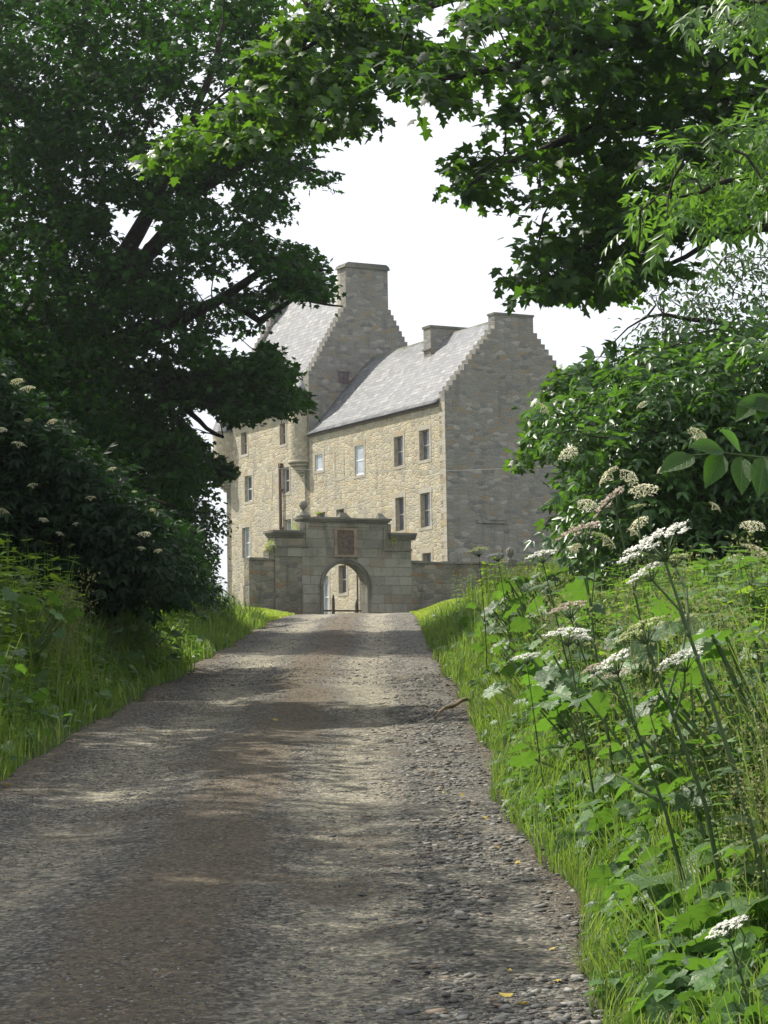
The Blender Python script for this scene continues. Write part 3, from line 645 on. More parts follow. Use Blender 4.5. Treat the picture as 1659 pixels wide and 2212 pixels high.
# rain pipes
mb = MB(); mb.tube((-.14, 16.95, 0.2), (-.14, 17.0, 9.22), .085); mb.box(-.2, -.0, 16.85, 17.12, 9.2, 9.4)
for z in (2, 4, 6, 8): mb.box(-.16, 0, 16.82, 17.1, z, z + .06)
mb.build('rain_pipe', M['pipe'], castle)
mb = MB(); mb.tube((-.09, 8.62, 0.0), (-.09, 8.62, 4.6), .045); mb.build('rain_pipe', M['pipe'], castle)
# scars and ledges low on the wing gable
mb = MB()
mb.box(1.55, 3.05, -.10, -.004, 5.05, 5.2); mb.box(2.05, 3.0, -.14, -.004, 5.2, 5.3); mb.box(.02, 1.5, -.05, -.004, 3.0, 5.05); mb.box(1.5, 2.85, -.03, -.004, 1.2, 5.0); mb.box(2.9, 3.6, -.07, -.004, 2.0, 3.9); mb.box(3.0, 7.4, -.06, -.004, 1.6, 1.85)
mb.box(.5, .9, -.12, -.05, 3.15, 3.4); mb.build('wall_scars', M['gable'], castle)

# wire strung in front of the castle
mbw = Soup()
pw = [P(840, 1003, 93), P(965, 1034, 93.5), P(1060, 1030, 94), P(1160, 1012, 95), P(1420, 950, 96)]
pa, pb = P(430, 1000, 97), P(1420, 985, 91)
pts = [pa + (pb - pa) * t + np.array([0, 0, -1.0 * 4 * t * (1 - t) * .5]) for t in np.linspace(0, 1, 16)]
V, F = tube_arr(pts, [.007] * 16, 4); mbw.add(V, F)
tag(obj('overhead_wire', mbw.mesh('overhead_wire'), M['wire']), 'thin pale wire strung across the castle gable', 'wire')

# ------------------------------------------------------------------ gateway and yard walls
G0 = P(747, 1300, 82.0); G0[2] = 4.0
gate = thing('stone_gateway', 'weathered stone gateway with round arch, stepped cornices and carved panel', 'gateway', tuple(G0), RZ)
Z0 = 0.3
def ring(r0, r1, y0, y1, zc, n=28, foot=None):
    mb = MB()
    A = [math.pi * k / n for k in range(n + 1)]
    for a0, a1 in zip(A[:-1], A[1:]):
        p = [(r * math.cos(a), zc + r * math.sin(a)) for r, a in ((r0, a0), (r1, a0), (r1, a1), (r0, a1))]
        mb.poly([(x, y0, z) for x, z in p]); mb.poly([(x, y1, z) for x, z in p[::-1]])
        mb.poly([(p[1][0], y1, p[1][1]), (p[2][0], y1, p[2][1]), (p[2][0], y0, p[2][1]), (p[1][0], y0, p[1][1])])
        mb.poly([(p[0][0], y0, p[0][1]), (p[3][0], y0, p[3][1]), (p[3][0], y1, p[3][1]), (p[0][0], y1, p[0][1])])
    return mb
SP = 1.60; AR = 0.91; TH = 0.5
mb = MB()
# body round the arch: upright strips
xsn = [-1.78, -1.3, -AR] + [-AR * math.cos(math.pi * k / 24) for k in range(1, 24)] + [AR, 1.35, 1.86]
def body_top(x): return 4.0
for xa, xb in zip(xsn[:-1], xsn[1:]):
    za = Z0 if xb <= -AR + 1e-6 or xa >= AR - 1e-6 else SP + math.sqrt(max(0, AR * AR - xa * xa))
    zb_ = Z0 if xb <= -AR + 1e-6 or xa >= AR - 1e-6 else SP + math.sqrt(max(0, AR * AR - xb * xb))
    mb.poly([(xa, 0, za), (xb, 0, zb_), (xb, 0, 4.0), (xa, 0, 4.0)]); mb.poly([(xb, TH, zb_), (xa, TH, za), (xa, TH, 4.0), (xb, TH, 4.0)])
    if -AR - 1e-6 < (xa + xb) / 2 < AR: mb.poly([(xb, 0, zb_), (xa, 0, za), (xa, TH, za), (xb, TH, zb_)])
mb.poly([(-AR, 0, Z0), (-AR, TH, Z0), (-AR, TH, SP), (-AR, 0, SP)]); mb.poly([(AR, TH, Z0), (AR, 0, Z0), (AR, 0, SP), (AR, TH, SP)])
mb.poly([(-1.78, 0, 2.6), (-1.78, TH, 2.6), (-1.78, TH, 4.0), (-1.78, 0, 4.0)][::-1]); mb.poly([(1.86, 0, 2.6), (1.86, TH, 2.6), (1.86, TH, 4.0), (1.86, 0, 4.0)])
mb.poly([(-1.78, 0, 4), (1.86, 0, 4), (1.86, TH, 4), (-1.78, TH, 4)])
mb.build('arch_wall', M['gate'], gate)
mb = MB(); mb.box(-2.86, -1.78, 0.012, TH + .05, Z0, 3.42, 'r'); mb.build('left_shoulder', M['gaterub'], gate)
mb = MB(); mb.box(1.86, 2.80, 0.012, TH + .05, Z0, 3.42, 'l'); mb.build('right_shoulder', M['gate'], gate)
mb = MB(); mb.box(-2.88, -1.78, -.01, TH + .06, 2.72, 3.40); mb.build('shoulder_ashlar', M['gate'], gate)
# rough toothing where the left shoulder was broken
mb = MB(); mb.box(-3.1, -2.86, .05, TH, 2.6, 2.95); mb.box(-3.02, -2.86, .04, TH, 2.95, 3.12); mb.build('broken_masonry', M['gaterub'], gate)
for (x0, x1, sg) in ((-3.02, -1.70, 1), (1.80, 2.97, 1)):
    mb = MB(); mb.box(x0 + .1, x1, -.05, TH + .1, 3.42, 3.5); mb.box(x0 + .05, x1, -.11, TH + .14, 3.5, 3.58); mb.box(x0, x1, -.17, TH + .18, 3.58, 3.67); mb.build('shoulder_cornice', M['cornice'], gate)
mb = MB(); mb.box(-2.9, -1.5, -.045, -.011, 3.06, 3.13); mb.build('string_course', M['cornice'], gate)
mb = MB(); mb.box(1.55, 2.82, -.045, .01, 3.0, 3.07); mb.build('string_course', M['cornice'], gate)
mb = MB(); mb.box(-1.70, 1.80, -.05, TH + .06, 4.0, 4.05); mb.box(-1.76, 1.86, -.11, TH + .1, 4.05, 4.11); x = -1.82
while x < 1.9:
    w_ = random.uniform(.5, .8); mb.box(x, min(x + w_, 1.92) - .012, -.17, TH + .14, 4.11, 4.18 + random.uniform(-.012, .015)); x += w_
mb.build('top_cornice', M['cornice'], gate)
mb = MB(); mb.box(-1.56, 1.62, -.04, -.001, 3.85, 3.9)
for x in (-1.62, 1.62): mb.box(x, x + .07, -.045, -.001, 3.06, 3.9)
mb.box(-1.86, -1.72, -.03, TH, 3.67, 4.0); mb.box(1.80, 1.93, -.03, TH, 3.67, 4.0); mb.build('raised_border', M['gate'], gate)
r1 = ring(AR + .02, AR + .11, -.05, -.001, SP); r2 = ring(AR + .11, AR + .16, -.09, -.001, SP); r1.v_off = 0
o = r1.build('arch_moulding', M['cornice'], gate); o2 = r2.build('hood_moulding', M['cornice'], gate)
for s in (-1, 1):
    mb = MB(); mb.box(min(s * (AR + .02), s * (AR + .13)), max(s * (AR + .02), s * (AR + .13)), -.045, -.001, Z0, SP); mb.build('jamb_moulding', M['cornice'], gate)
mb = MB(); mb.box(-.52, .54, -.06, -.002, 2.72, 2.82); mb.box(-.46, .48, -.05, -.002, 3.72, 3.80)
for x in (-.46, .36): mb.box(x, x + .12, -.045, -.002, 2.82, 3.72)
pf = mb.build('panel_frame', M['panelframe'], gate); mb = MB(); mb.box(-.34, .36, -.012, -.001, 2.82, 3.72)
for q in ((-.15, .1, 3.45, 3.52), (-.1, .2, 3.1, 3.3), (-.25, -.12, 2.95, 3.2), (.15, .3, 3.0, 3.4)): mb.box(q[0], q[1], -.03, -.012, q[2], q[3])
mb.build('carved_panel', M['panel'], gate)
# finials
mb = MB(); mb.box(-1.82, -1.42, -.05, .35, 4.19, 4.25); mb.lathe([(.2, 4.25), (.16, 4.30), (.10, 4.38), (.05, 4.44), (.055, 4.47), (.1, 4.5), (.14, 4.57), (.155, 4.64), (.14, 4.71), (.1, 4.77), (.0, 4.80)], -1.62, .15, 18)
mb.build('ball_finial', M['cornice'], gate, True)
for x in (0.02, 1.62):
    mb = MB(); s = .24 if x < 1 else .17
    base = [(x - s, -.02), (x + s, -.02), (x + s, .36), (x - s, .36)]
    for k in range(4): a, c = base[k], base[(k + 1) % 4]; mb.poly([(a[0], a[1], 4.19), (c[0], c[1], 4.19), (x * .5 + c[0] * .5 - (0 if s > .2 else .05), .17, 4.40), (x * .5 + a[0] * .5 - (0 if s > .2 else .05), .17, 4.40)][:4])
    mb.build('stone_finial', M['cornice'], gate, True)

# walls
def yard_wall(name, label, x0, x1, top, cope=True):
    o = thing(name, label, 'wall', tuple(G0 + CB * x0), RZ); Ln = x1 - x0; n = max(3, int(Ln / .6)); mb = MB()
    mb.box(0, Ln, .08, TH, -.4, top); mb.build('masonry', M['gaterub'], o)
    mb = MB(); x = 0
    while x < Ln - .05:
        w_ = random.uniform(.4, .8); mb.box(x, min(x + w_, Ln) - .01, .03 + random.uniform(-.02, .02), TH + .05, top + .001, top + .08 + random.uniform(-.02, .02)); x += w_
    mb.build('cope', M['cornice'], o); return o
yard_wall('yard_wall', 'low rubble wall with a rounded end left of the stone gateway', -3.88, -2.861, 2.58)
rw = yard_wall('yard_wall', 'long dark rubble wall running right from the gateway into the bank', 2.82, 12.5, 2.55)
mb = MB(); mb.box(4.3, 4.7, .05, .5, 2.64, 2.74); mb.lathe([(.12, 2.74), (.06, 2.84), (.10, 2.9), (.16, 3.0), (.17, 3.07), (.15, 3.15), (.09, 3.22), (0, 3.25)], 4.5, .28, 16); mb.build('ball_finial', M['cornice'], rw, True)

# timber gate standing open in the arch
def at(p): return tuple(p)
tg = thing('timber_gate', 'low dark timber gate with two pointed posts inside the arch', 'gate', tuple(G0 + CA * 1.9), RZ)
def spike(x, h):
    mb = MB(); mb.box(x - .045, x + .045, -.04, .05, .0, h - .22)
    for k in range(4):
        c = [(x - .045, -.04), (x + .045, -.04), (x + .045, .05), (x - .045, .05)]; a, b_ = c[k], c[(k + 1) % 4]; mb.poly([(a[0], a[1], h - .22), (b_[0], b_[1], h - .22), (x, .0, h)])
    mb.build('post', M['gatewood'], tg)
spike(.45, 1.50); spike(1.44, 1.28)
mb = MB(); mb.box(-.3, 1.95, .05, .09, .80, .86); mb.build('rail', M['gatewood'], tg)
mb = MB(); mb.box(-.3, 1.95, .05, .09, .62, .68); mb.build('rail', M['gatewood'], tg)

# ------------------------------------------------------------------ trees
def make_tree(name, label, cat, polys, dr, nspray, leaf, lmat, limbs, base, leaves=36, rad=0.55, lsize=0.12, holes=(), flat=0.35, clump=1.6, thin=0.36, seed=1, droop=0.35, group=None, twig=1.0, extra=None, up_w=1.0, droop_n=0.45, dense=(), prune=True, bough=1.0):
    rg = np.random.default_rng(seed)
    def inside(u, v):
        k = np.zeros(len(u), bool)
        for poly in polys: k |= in_poly(u, v, poly)
        for h in holes: k &= ~in_poly(u, v, h)
        return k
    # sample spray centres
    allp = np.array([p for poly in polys for p in poly]); u0, v0 = allp.min(0); u1, v1 = allp.max(0); cs = []; fs = []
    while sum(len(c) for c in cs) < nspray:
        n = nspray * 4; u = rg.uniform(u0, u1, n); v = rg.uniform(v0, v1, n); d = rg.uniform(dr[0], dr[1], n)
        ok = np.zeros(n, bool); fac = np.zeros(n); base_in = inside(u, v)
        for f_ in (1.0, .6, .35):
            rho = .48 * rad * f_ * FPX / d; fit = base_in.copy()
            for a_ in np.arange(6) * 1.047: fit &= inside(u + rho * math.cos(a_), v + rho * .7 * math.sin(a_))
            new = fit & ~ok & (rg.random(n) < {1.0: 1, .6: 1.0, .35: .8}[f_]); fac[new] = f_; ok |= new
        p = P(u, v, d); dn = np.zeros(n, bool)
        for h in dense: dn |= in_poly(u, v, h)
        ok &= (vnoise(p, clump, seed) > thin) | dn
        if len(dense): ok &= dn | (rg.random(n) < .4)
        ok &= p[:, 2] > ground(p[:, 0], p[:, 1]) + .15
        cs.append(p[ok]); fs.append(fac[ok])
    C = np.concatenate(cs)[:nspray]; fs = np.concatenate(fs)[:nspray]
    root = thing(name, label, cat, tuple(base), 0, group); org = np.array(base, float)
    # skeleton
    S = Soup(); nodes = []
    for lb in limbs:
        pts = np.array([q[:3] for q in lb], float); rad_ = np.array([q[3] for q in lb]); t = np.linspace(0, 1, len(pts)); tt = np.linspace(0, 1, (len(pts) - 1) * 5 + 1)
        pp = np.stack([np.interp(tt, t, pts[:, k]) for k in range(3)], 1); rr = np.interp(tt, t, rad_)
        wob = np.stack([vnoise(np.stack([tt * 9 + 3 * k, tt * 0 + seed], 1), 1.0, seed + k) - .5 for k in range(3)], 1); pp[1:] += wob[1:] * .14 * min(1, np.ptp(pts[:, 2]) / 3 + .3)
        V, F = tube_arr(pp, rr, 9); S.add(V - org, F); nodes += [tuple(x) for x in pp[2:]]
    S2 = S; nd = np.zeros((len(nodes) + nspray * 3 + 5, 3)); k = len(nodes); nd[:k] = nodes; depth = np.zeros(len(nd)); t0 = np.array(nodes[:])
    dist = np.min(np.linalg.norm(C[:, None] - t0[None], axis=2), axis=1) if len(C) * len(t0) < 4e6 else np.linalg.norm(C - org, axis=1)
    outd = np.zeros_like(C)
    for idx in np.argsort(dist):
        c = C[idx]; dd = np.linalg.norm(nd[:k] - c, axis=1) + depth[:k] * .25; j = int(np.argmin(dd)); a = nd[j]; vec = c - a; ln = np.linalg.norm(vec) + 1e-6
        outd[idx] = vec / ln
        b1 = a + vec * .35 + rg.normal(0, .06, 3) * ln + [0, 0, .08 * ln]; b2 = a + vec * .7 + rg.normal(0, .05, 3) * ln + [0, 0, .07 * ln]
        r0 = (0.006 + 0.013 * min(ln, 3.0)) * twig
        V, F = tube_arr([a, b1, b2, c], [r0, r0 * .8, r0 * .6, .003], 4); S2.add(V - org, F)
        for q in (b1, b2, c): nd[k] = q; depth[k] = depth[j] + ln * .5; k += 1
    obj('trunk', S.mesh('trunk', True), M['bark'], root)
    # leaves
    N = nspray * leaves; ci = np.repeat(np.arange(nspray), leaves); cen = C.mean(0)
    rs = rad * fs * rg.uniform(.65, 1.2, nspray); loc_ = rg.normal(0, .5, (N, 3)); od = outd.copy(); od[:, 2] *= .4; od /= np.linalg.norm(od, axis=1, keepdims=True) + 1e-6
    loc_ = np.clip(loc_, -1.0, 1.0); loc_[:, 2] *= flat; rr = np.linalg.norm(loc_[:, :2], axis=1); keep = rg.random(N) < np.clip(fs[ci] ** 1.1, .3, 1); ci = ci[keep]; loc_ = loc_[keep]; N = len(ci); rr = rr[keep]
    pos = C[ci] + loc_ * rs[ci][:, None]; pos[:, 2] -= droop * rr ** 2 * rs[ci] * .6
    tip = od[ci] * .7 + rg.normal(0, .6, (N, 3)) + loc_ * .8; tip[:, 2] -= droop_n
    nrm = np.tile([0, 0, up_w], (N, 1)) + rg.normal(0, .42, (N, 3)) + od[ci] * .25
    sz = lsize * rg.uniform(.65, 1.2, N)
    if prune and len(holes):
        w3 = pos - CAMP; zc = w3 @ fw; uu = CU + FPX * (w3 @ rt) / zc + rg.normal(0, 9, N); vv = CV - FPX * (w3 @ up) / zc + rg.normal(0, 9, N); kk = np.ones(N, bool)
        for h in holes: kk &= ~in_poly(uu, vv, h)
        pos, tip, nrm, sz = pos[kk], tip[kk], nrm[kk], sz[kk]
    V, F = bake(leaf[0], leaf[1], frames(tip, nrm), sz, pos - org)
    obj('crown', raw_mesh('crown', V, F, 3), lmat, root)
    return root, C
def gp(u, d, dz=0.0):
    p = P(u, 1300, d); return (p[0], p[1], float(ground(p[0], p[1])) + dz)
def lp(u, v, d, r): p = P(u, v, d); return (p[0], p[1], p[2], r)

# the big sycamore on the left bank
b = gp(120, 45, -.2); fk = lp(175, 760, 45, .30)
limbs = [[(*b, .62), lp(130, 1050, 45, .45), fk],
         [fk, lp(240, 600, 44, .20), lp(330, 430, 43, .14), lp(420, 250, 42, .09), lp(480, 60, 42, .04)],
         [fk, lp(130, 560, 45, .22), lp(110, 380, 45, .16), lp(150, 180, 45, .12), lp(190, -40, 45, .06)],
         [fk, lp(330, 540, 45, .18), lp(420, 410, 46, .13), lp(560, 330, 46, .09), lp(700, 380, 46, .03)],
         [(*P(110, 380, 45), .13), lp(40, 200, 43, .1), lp(-120, 120, 42, .07)],
         [(*P(120, 300, 44.5), .12), lp(200, 160, 43, .11), lp(290, 200, 42.5, .08), lp(330, 280, 42, .04)],
         [fk, lp(360, 700, 44, .14), lp(480, 640, 43, .10), lp(600, 560, 42, .06), lp(710, 590, 42, .02)],
         [(*P(480, 640, 43), .09), lp(560, 690, 43, .07), lp(640, 640, 43, .04), lp(740, 665, 43, .015)],
         [(*P(175, 780, 45), .22), lp(330, 820, 44, .12), lp(470, 800, 43, .08), lp(600, 840, 42, .04), lp(680, 860, 42, .015)],
         [(*P(330, 820, 44), .09), lp(400, 880, 43, .06), lp(480, 950, 42, .03)],
         [(*P(330, 820, 44), .07), lp(420, 960, 43, .05), lp(500, 1040, 42.5, .015)],
         [(*P(60, 820, 44), .10), lp(20, 790, 42, .1), lp(-60, 760, 40, .1)], [(*P(175, 900, 45), .12), (*P(60, 820, 44), .10)]]
Lp = [(-160, -90), (610, -90), (640, 60), (700, 110), (735, 180), (750, 280), (700, 300), (660, 330), (715, 355), (745, 395), (715, 405), (700, 425), (680, 400), (620, 385), (615, 430), (625, 455), (590, 465), (610, 510), (670, 530), (705, 565), (705, 600), (720, 650), (690, 655), (600, 640), (580, 680), (575, 715), (600, 750), (628, 790), (615, 825), (665, 845), (670, 870), (630, 900), (560, 895), (500, 925), (450, 925), (400, 880), (440, 960), (450, 1030), (405, 1110), (330, 1200), (-160, 1200)]
holes = [[(235, 450), (290, 445), (335, 490), (362, 540), (340, 560), (300, 530), (250, 495)], [(395, 590), (440, 598), (450, 640), (415, 625)], [(455, 705), (500, 735), (570, 725), (545, 762), (490, 762)],
         [(505, 545), (560, 590), (560, 620), (520, 600)], [(400, 890), (440, 875), (485, 905), (440, 935), (410, 925)], [(270, 345), (305, 345), (300, 378)], [(460, 385), (510, 415), (490, 445)], [(560, 480), (600, 500), (570, 510)],
         [(345, 240), (385, 245), (380, 275), (350, 270)], [(330, 20), (375, 25), (360, 50)], [(230, 95), (260, 115), (245, 130)], [(60, 155), (110, 160), (95, 185)], [(20, 260), (60, 250), (50, 285)], [(150, 395), (180, 390), (175, 420)], [(60, 320), (85, 330), (70, 350)],
         [(215, 600), (245, 610), (230, 635)], [(300, 690), (340, 700), (320, 725)], [(90, 470), (110, 470), (105, 500)], [(420, 150), (450, 165), (430, 190)], [(560, 300), (590, 310), (575, 330)], [(500, 470), (520, 480), (505, 505)], [(10, 610), (30, 600), (35, 640)], [(440, 800), (475, 795), (470, 820)]]
_rh = np.random.default_rng(77)
for _ in range(40):
    a_, b_ = _rh.uniform(0, 600), _rh.uniform(20, 800); q = _rh.uniform(5, 11); holes.append([(a_ - q, b_), (a_, b_ - q * .7), (a_ + q, b_ - 2), (a_ + 2, b_ + q * .7)])
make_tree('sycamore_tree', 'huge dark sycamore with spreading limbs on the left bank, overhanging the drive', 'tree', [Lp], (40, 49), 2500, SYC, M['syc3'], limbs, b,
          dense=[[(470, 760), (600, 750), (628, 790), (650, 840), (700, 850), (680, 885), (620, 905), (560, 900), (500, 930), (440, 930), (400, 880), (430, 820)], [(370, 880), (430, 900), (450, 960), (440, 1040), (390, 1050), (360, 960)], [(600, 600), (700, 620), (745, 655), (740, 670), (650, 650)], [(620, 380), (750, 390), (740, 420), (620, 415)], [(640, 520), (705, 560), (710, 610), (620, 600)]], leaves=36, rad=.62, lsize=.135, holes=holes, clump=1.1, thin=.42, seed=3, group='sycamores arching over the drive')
make_tree('sycamore_tree', 'leafy sycamore bough reaching down to the castle corner from behind the left bank', 'tree', [[(440, 985), (490, 985), (510, 1010), (505, 1050), (480, 1035), (450, 1020)]], (44, 45), 16, SYC, M['syc'],
          [[(*gp(330, 45.5, -.2), .14), lp(330, 1150, 45.3, .10), lp(400, 1060, 45, .05), lp(470, 1010, 44.5, .02)]], gp(330, 45.5, -.2), leaves=30, rad=.35, lsize=.13, seed=5, thin=.0)
# darker trees behind it
b = gp(60, 60, -.3)
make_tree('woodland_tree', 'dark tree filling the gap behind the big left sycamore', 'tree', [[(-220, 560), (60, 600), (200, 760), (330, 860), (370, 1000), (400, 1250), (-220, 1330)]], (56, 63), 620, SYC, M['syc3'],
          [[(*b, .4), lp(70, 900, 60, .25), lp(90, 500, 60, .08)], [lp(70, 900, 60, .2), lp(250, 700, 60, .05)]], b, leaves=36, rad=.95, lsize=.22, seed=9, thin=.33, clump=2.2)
# right hand sycamore, trunk outside the frame
b = gp(2050, 27, -.2); tb = P(2050, 500, 27)
limbs = [[(*b, .42), lp(2040, 900, 27, .36), lp(2000, 420, 27, .30), lp(1960, 100, 27, .2)],
         [lp(2010, 480, 27, .2), lp(1700, 200, 27, .13), lp(1500, 235, 26.5, .10), lp(1300, 270, 26, .07), lp(1120, 330, 25.5, .04), lp(1010, 400, 25, .015)],
         [lp(1990, 300, 27, .18), lp(1750, 60, 27, .13), lp(1450, 60, 26, .09), lp(1150, 120, 25.5, .06), lp(900, 180, 25, .03)],
         [lp(2020, 600, 27, .17), lp(1760, 420, 26, .11), lp(1500, 420, 25.5, .08), lp(1300, 500, 25, .05), lp(1160, 600, 25, .02)],
         [lp(1980, 200, 27, .15), lp(1600, -60, 27, .11), lp(1200, -60, 27, .08), lp(900, 20, 27, .05), lp(700, 80, 27, .03), lp(560, 140, 27, .02), lp(420, 250, 27, .012)],
         [lp(2030, 640, 27, .14), lp(1800, 470, 26, .08), lp(1560, 500, 26, .04), lp(1350, 620, 26, .015)]]
Rp = [(800, -90), (1800, -90), (1800, 470), (1640, 480), (1540, 540), (1480, 610), (1400, 600), (1330, 660), (1290, 670), (1250, 640), (1190, 670), (1130, 640), (1090, 620), (1110, 580), (1140, 540), (1080, 480), (1040, 440), (960, 425), (1010, 390), (940, 360), (900, 330), (930, 270), (900, 215), (840, 210), (800, 260), (770, 200), (800, 120)]
Rholes = [[(1010, 105), (1070, 60), (1110, 40), (1060, 110)], [(880, 60), (930, 20), (1000, 0), (940, 70)], [(1200, 250), (1230, 260), (1215, 290)], [(940, 160), (980, 150), (975, 180)], [(1360, 320), (1400, 310), (1390, 340)]]
for _ in range(60):
    a_, b_ = _rh.uniform(760, 1659), _rh.uniform(20, 640); q = _rh.uniform(6, 14); Rholes.append([(a_ - q, b_), (a_, b_ - q * .7), (a_ + q, b_ - 2), (a_ + 2, b_ + q * .7)])
make_tree('sycamore_tree', 'sycamore reaching in from the right with large lobed leaves against the sky', 'tree', [Rp, [(835, 350), (900, 345), (905, 385), (850, 385)], [(935, 400), (1010, 400), (1015, 440), (960, 435)]], (23.5, 28.5), 400, SYC, M['syc4'], limbs, b,
          leaves=34, rad=.46, lsize=.15, holes=Rholes, clump=.7, thin=.43, seed=13, group='sycamores arching over the drive')
# lighter drooping bough across the top
b2 = gp(-620, 26, -.2)
Np = [(570, 60), (630, 0), (700, -60), (820, -60), (850, 60), (840, 210), (800, 290), (740, 290), (640, 300), (560, 320), (470, 345), (380, 370), (290, 350), (270, 330), (340, 300), (400, 270), (450, 215), (470, 160), (540, 110)]
make_tree('sycamore_tree', 'sycamore with a bright backlit bough drooping across the top of the drive', 'tree', [Np, [(-760, 380), (-330, 380), (-280, -200), (-760, -260)]], (25.5, 28), 360, SYC, M['syc2'],
          [[(*b2, .4), lp(-600, 900, 26, .34), lp(-540, 300, 26, .26), lp(-420, -200, 26, .18), lp(-100, -420, 26.5, .14), lp(300, -380, 27, .10), lp(560, -160, 27, .07), lp(680, 20, 27, .04), lp(640, 180, 26.7, .025), lp(500, 260, 26.6, .012)]], b2,
          leaves=34, rad=.36, lsize=.145, clump=.5, thin=.34, seed=17, holes=[[(600, 0), (650, -60), (660, 10), (620, 30)], [(650, 105), (690, 70), (690, 110)]], group='sycamores arching over the drive')
# roadside sycamore left of the picture, whose crown shades the near drive
b = (-9.5, 13.5, float(ground(-9.5, 13.5)) - .2)
make_tree('sycamore_tree', 'roadside sycamore left of the view whose crown shades the near drive', 'tree', [[(-2900, -300), (-2900, -1500), (-1700, -1700), (-1150, -1200), (-1150, -300), (-1900, -100)]], (8, 20), 560, SYC, M['syc'],
          [[(*b, .35), (-9.3, 13.5, 4.5, .28), (-8.6, 13.6, 8, .14), (-8, 13.7, 10.5, .05)], [(-9.2, 13.5, 5, .15), (-7.4, 12.5, 7, .08), (-6, 11.5, 8, .03)], [(-9.2, 13.5, 5.5, .15), (-7.6, 15.5, 8, .08), (-6.2, 17, 9, .03)]], b, leaves=34, rad=.6, lsize=.16, seed=61, clump=1.1, thin=.2)
b = (-10.5, 28.0, float(ground(-10.5, 28)) - .2)
make_tree('sycamore_tree', 'sycamore left of the view that keeps the left bank in shade', 'tree', [[(-1600, 900), (-1600, -100), (-1000, -400), (-420, -150), (-400, 900)]], (19, 38), 680, SYC, M['syc'],
          [[(*b, .4), (-10.3, 28, 6, .3), (-9.8, 28, 11, .12), (-9.5, 28, 13, .05)], [(-10.3, 28, 6, .2), (-8.6, 24, 9, .1), (-7.6, 22, 10, .03)], [(-10.3, 28, 6.5, .2), (-9.3, 33, 9, .1), (-8.6, 36, 10, .03)]], b, leaves=34, rad=.75, lsize=.18, seed=67, clump=1.5, thin=.3)
# ash foliage on the right
b = gp(1990, 19, -.2)
make_tree('ash_tree', 'young ash with feathery bright leaves hanging in front of the right sycamore', 'tree', [[(1760, 120), (1560, 240), (1440, 300), (1400, 420), (1330, 465), (1370, 520), (1330, 560), (1400, 600), (1440, 560), (1470, 500), (1560, 470), (1760, 460)], [(1500, -60), (1800, -60), (1800, 120), (1600, 60), (1540, 90), (1490, 40)]], (17, 20), 46, ASH, M['ash'],
          [[(*b, .16), lp(1980, 900, 19, .13), lp(1930, 480, 19, .1), lp(1900, 100, 19, .06)], [lp(1940, 560, 19, .06), lp(1760, 380, 18.7, .04), lp(1600, 380, 18.5, .025), lp(1450, 430, 18.3, .01)], [lp(1905, 200, 19, .05), lp(1760, 0, 19, .03), lp(1600, 0, 19, .012)]], b,
          leaves=10, rad=.32, lsize=.27, seed=19, clump=.6, thin=.36, flat=.5, droop_n=.7)
# thin-leaved hawthorn beyond
b = gp(1760, 34, -.2)
make_tree('hawthorn_tree', 'open small-leaved tree with bare twigs behind the right sycamore', 'tree', [[(1420, 600), (1560, 530), (1800, 480), (1800, 760), (1560, 740), (1380, 760), (1300, 800), (1200, 820), (1290, 740)]], (31, 36), 130, OV, M['darkelder'],
          [[(*b, .2), lp(1750, 900, 34, .15), lp(1700, 680, 34, .08)], [lp(1745, 850, 34, .1), lp(1560, 700, 33.5, .05), lp(1400, 680, 33, .02)]], b, leaves=22, rad=.5, lsize=.12, seed=23, clump=.6, thin=.5)
# elder on the right bank
b = gp(1620, 25, -.15)
Ep = [(1750, 690), (1660, 690), (1540, 720), (1440, 730), (1340, 780), (1270, 810), (1230, 840), (1180, 870), (1165, 930), (1230, 960), (1250, 1020), (1220, 1080), (1215, 1130), (1270, 1190), (1300, 1330), (1800, 1400), (1800, 690)]
el_r, _ = make_tree('elder_bush', 'broad elder bush in cream flower on the right bank', 'bush', [Ep], (21, 28), 1150, ELD, M['elder'],
          [[(*b, .12), lp(1600, 1100, 25, .08), lp(1560, 900, 25, .04)], [(*b, .1), lp(1450, 1100, 24, .05), lp(1330, 950, 24, .02)], [(*b, .1), lp(1700, 1000, 24, .04)]], b,
          leaves=18, rad=.36, lsize=.21, seed=29, clump=.8, thin=.33, flat=.55, up_w=.9)
b = gp(1300, 30, -.15)
make_tree('sycamore_sapling', 'sycamore sapling with hanging seed bunches at the left end of the right hedge', 'tree', [[(1200, 790), (1300, 780), (1340, 900), (1280, 1010), (1210, 990), (1150, 1010), (1105, 1020), (1105, 1000), (1140, 960), (1150, 900), (1170, 850)], [(1200, 1060), (1240, 1050), (1240, 1110), (1195, 1105)]], (28, 31), 150, SYC, M['syc2'],
          [[(*b, .07), lp(1300, 1100, 29.5, .05), lp(1250, 950, 29, .03), lp(1160, 970, 29, .01)], [lp(1280, 1000, 29, .03), lp(1260, 850, 29, .015)]], b, leaves=22, rad=.3, lsize=.12, seed=31, clump=.4, thin=.3)
# backing trees on the right
b = gp(1650, 42, -.2)
make_tree('woodland_tree', 'dark leafy tree behind the elder on the right', 'tree', [[(1260, 850), (1400, 780), (1540, 740), (1850, 700), (1850, 1330), (1240, 1330), (1250, 1200)]], (37, 43), 420, SYC, M['syc'],
          [[(*b, .25), lp(1640, 1000, 42, .15), lp(1600, 800, 42, .05)]], b, leaves=30, rad=.8, lsize=.17, seed=37, thin=.3)
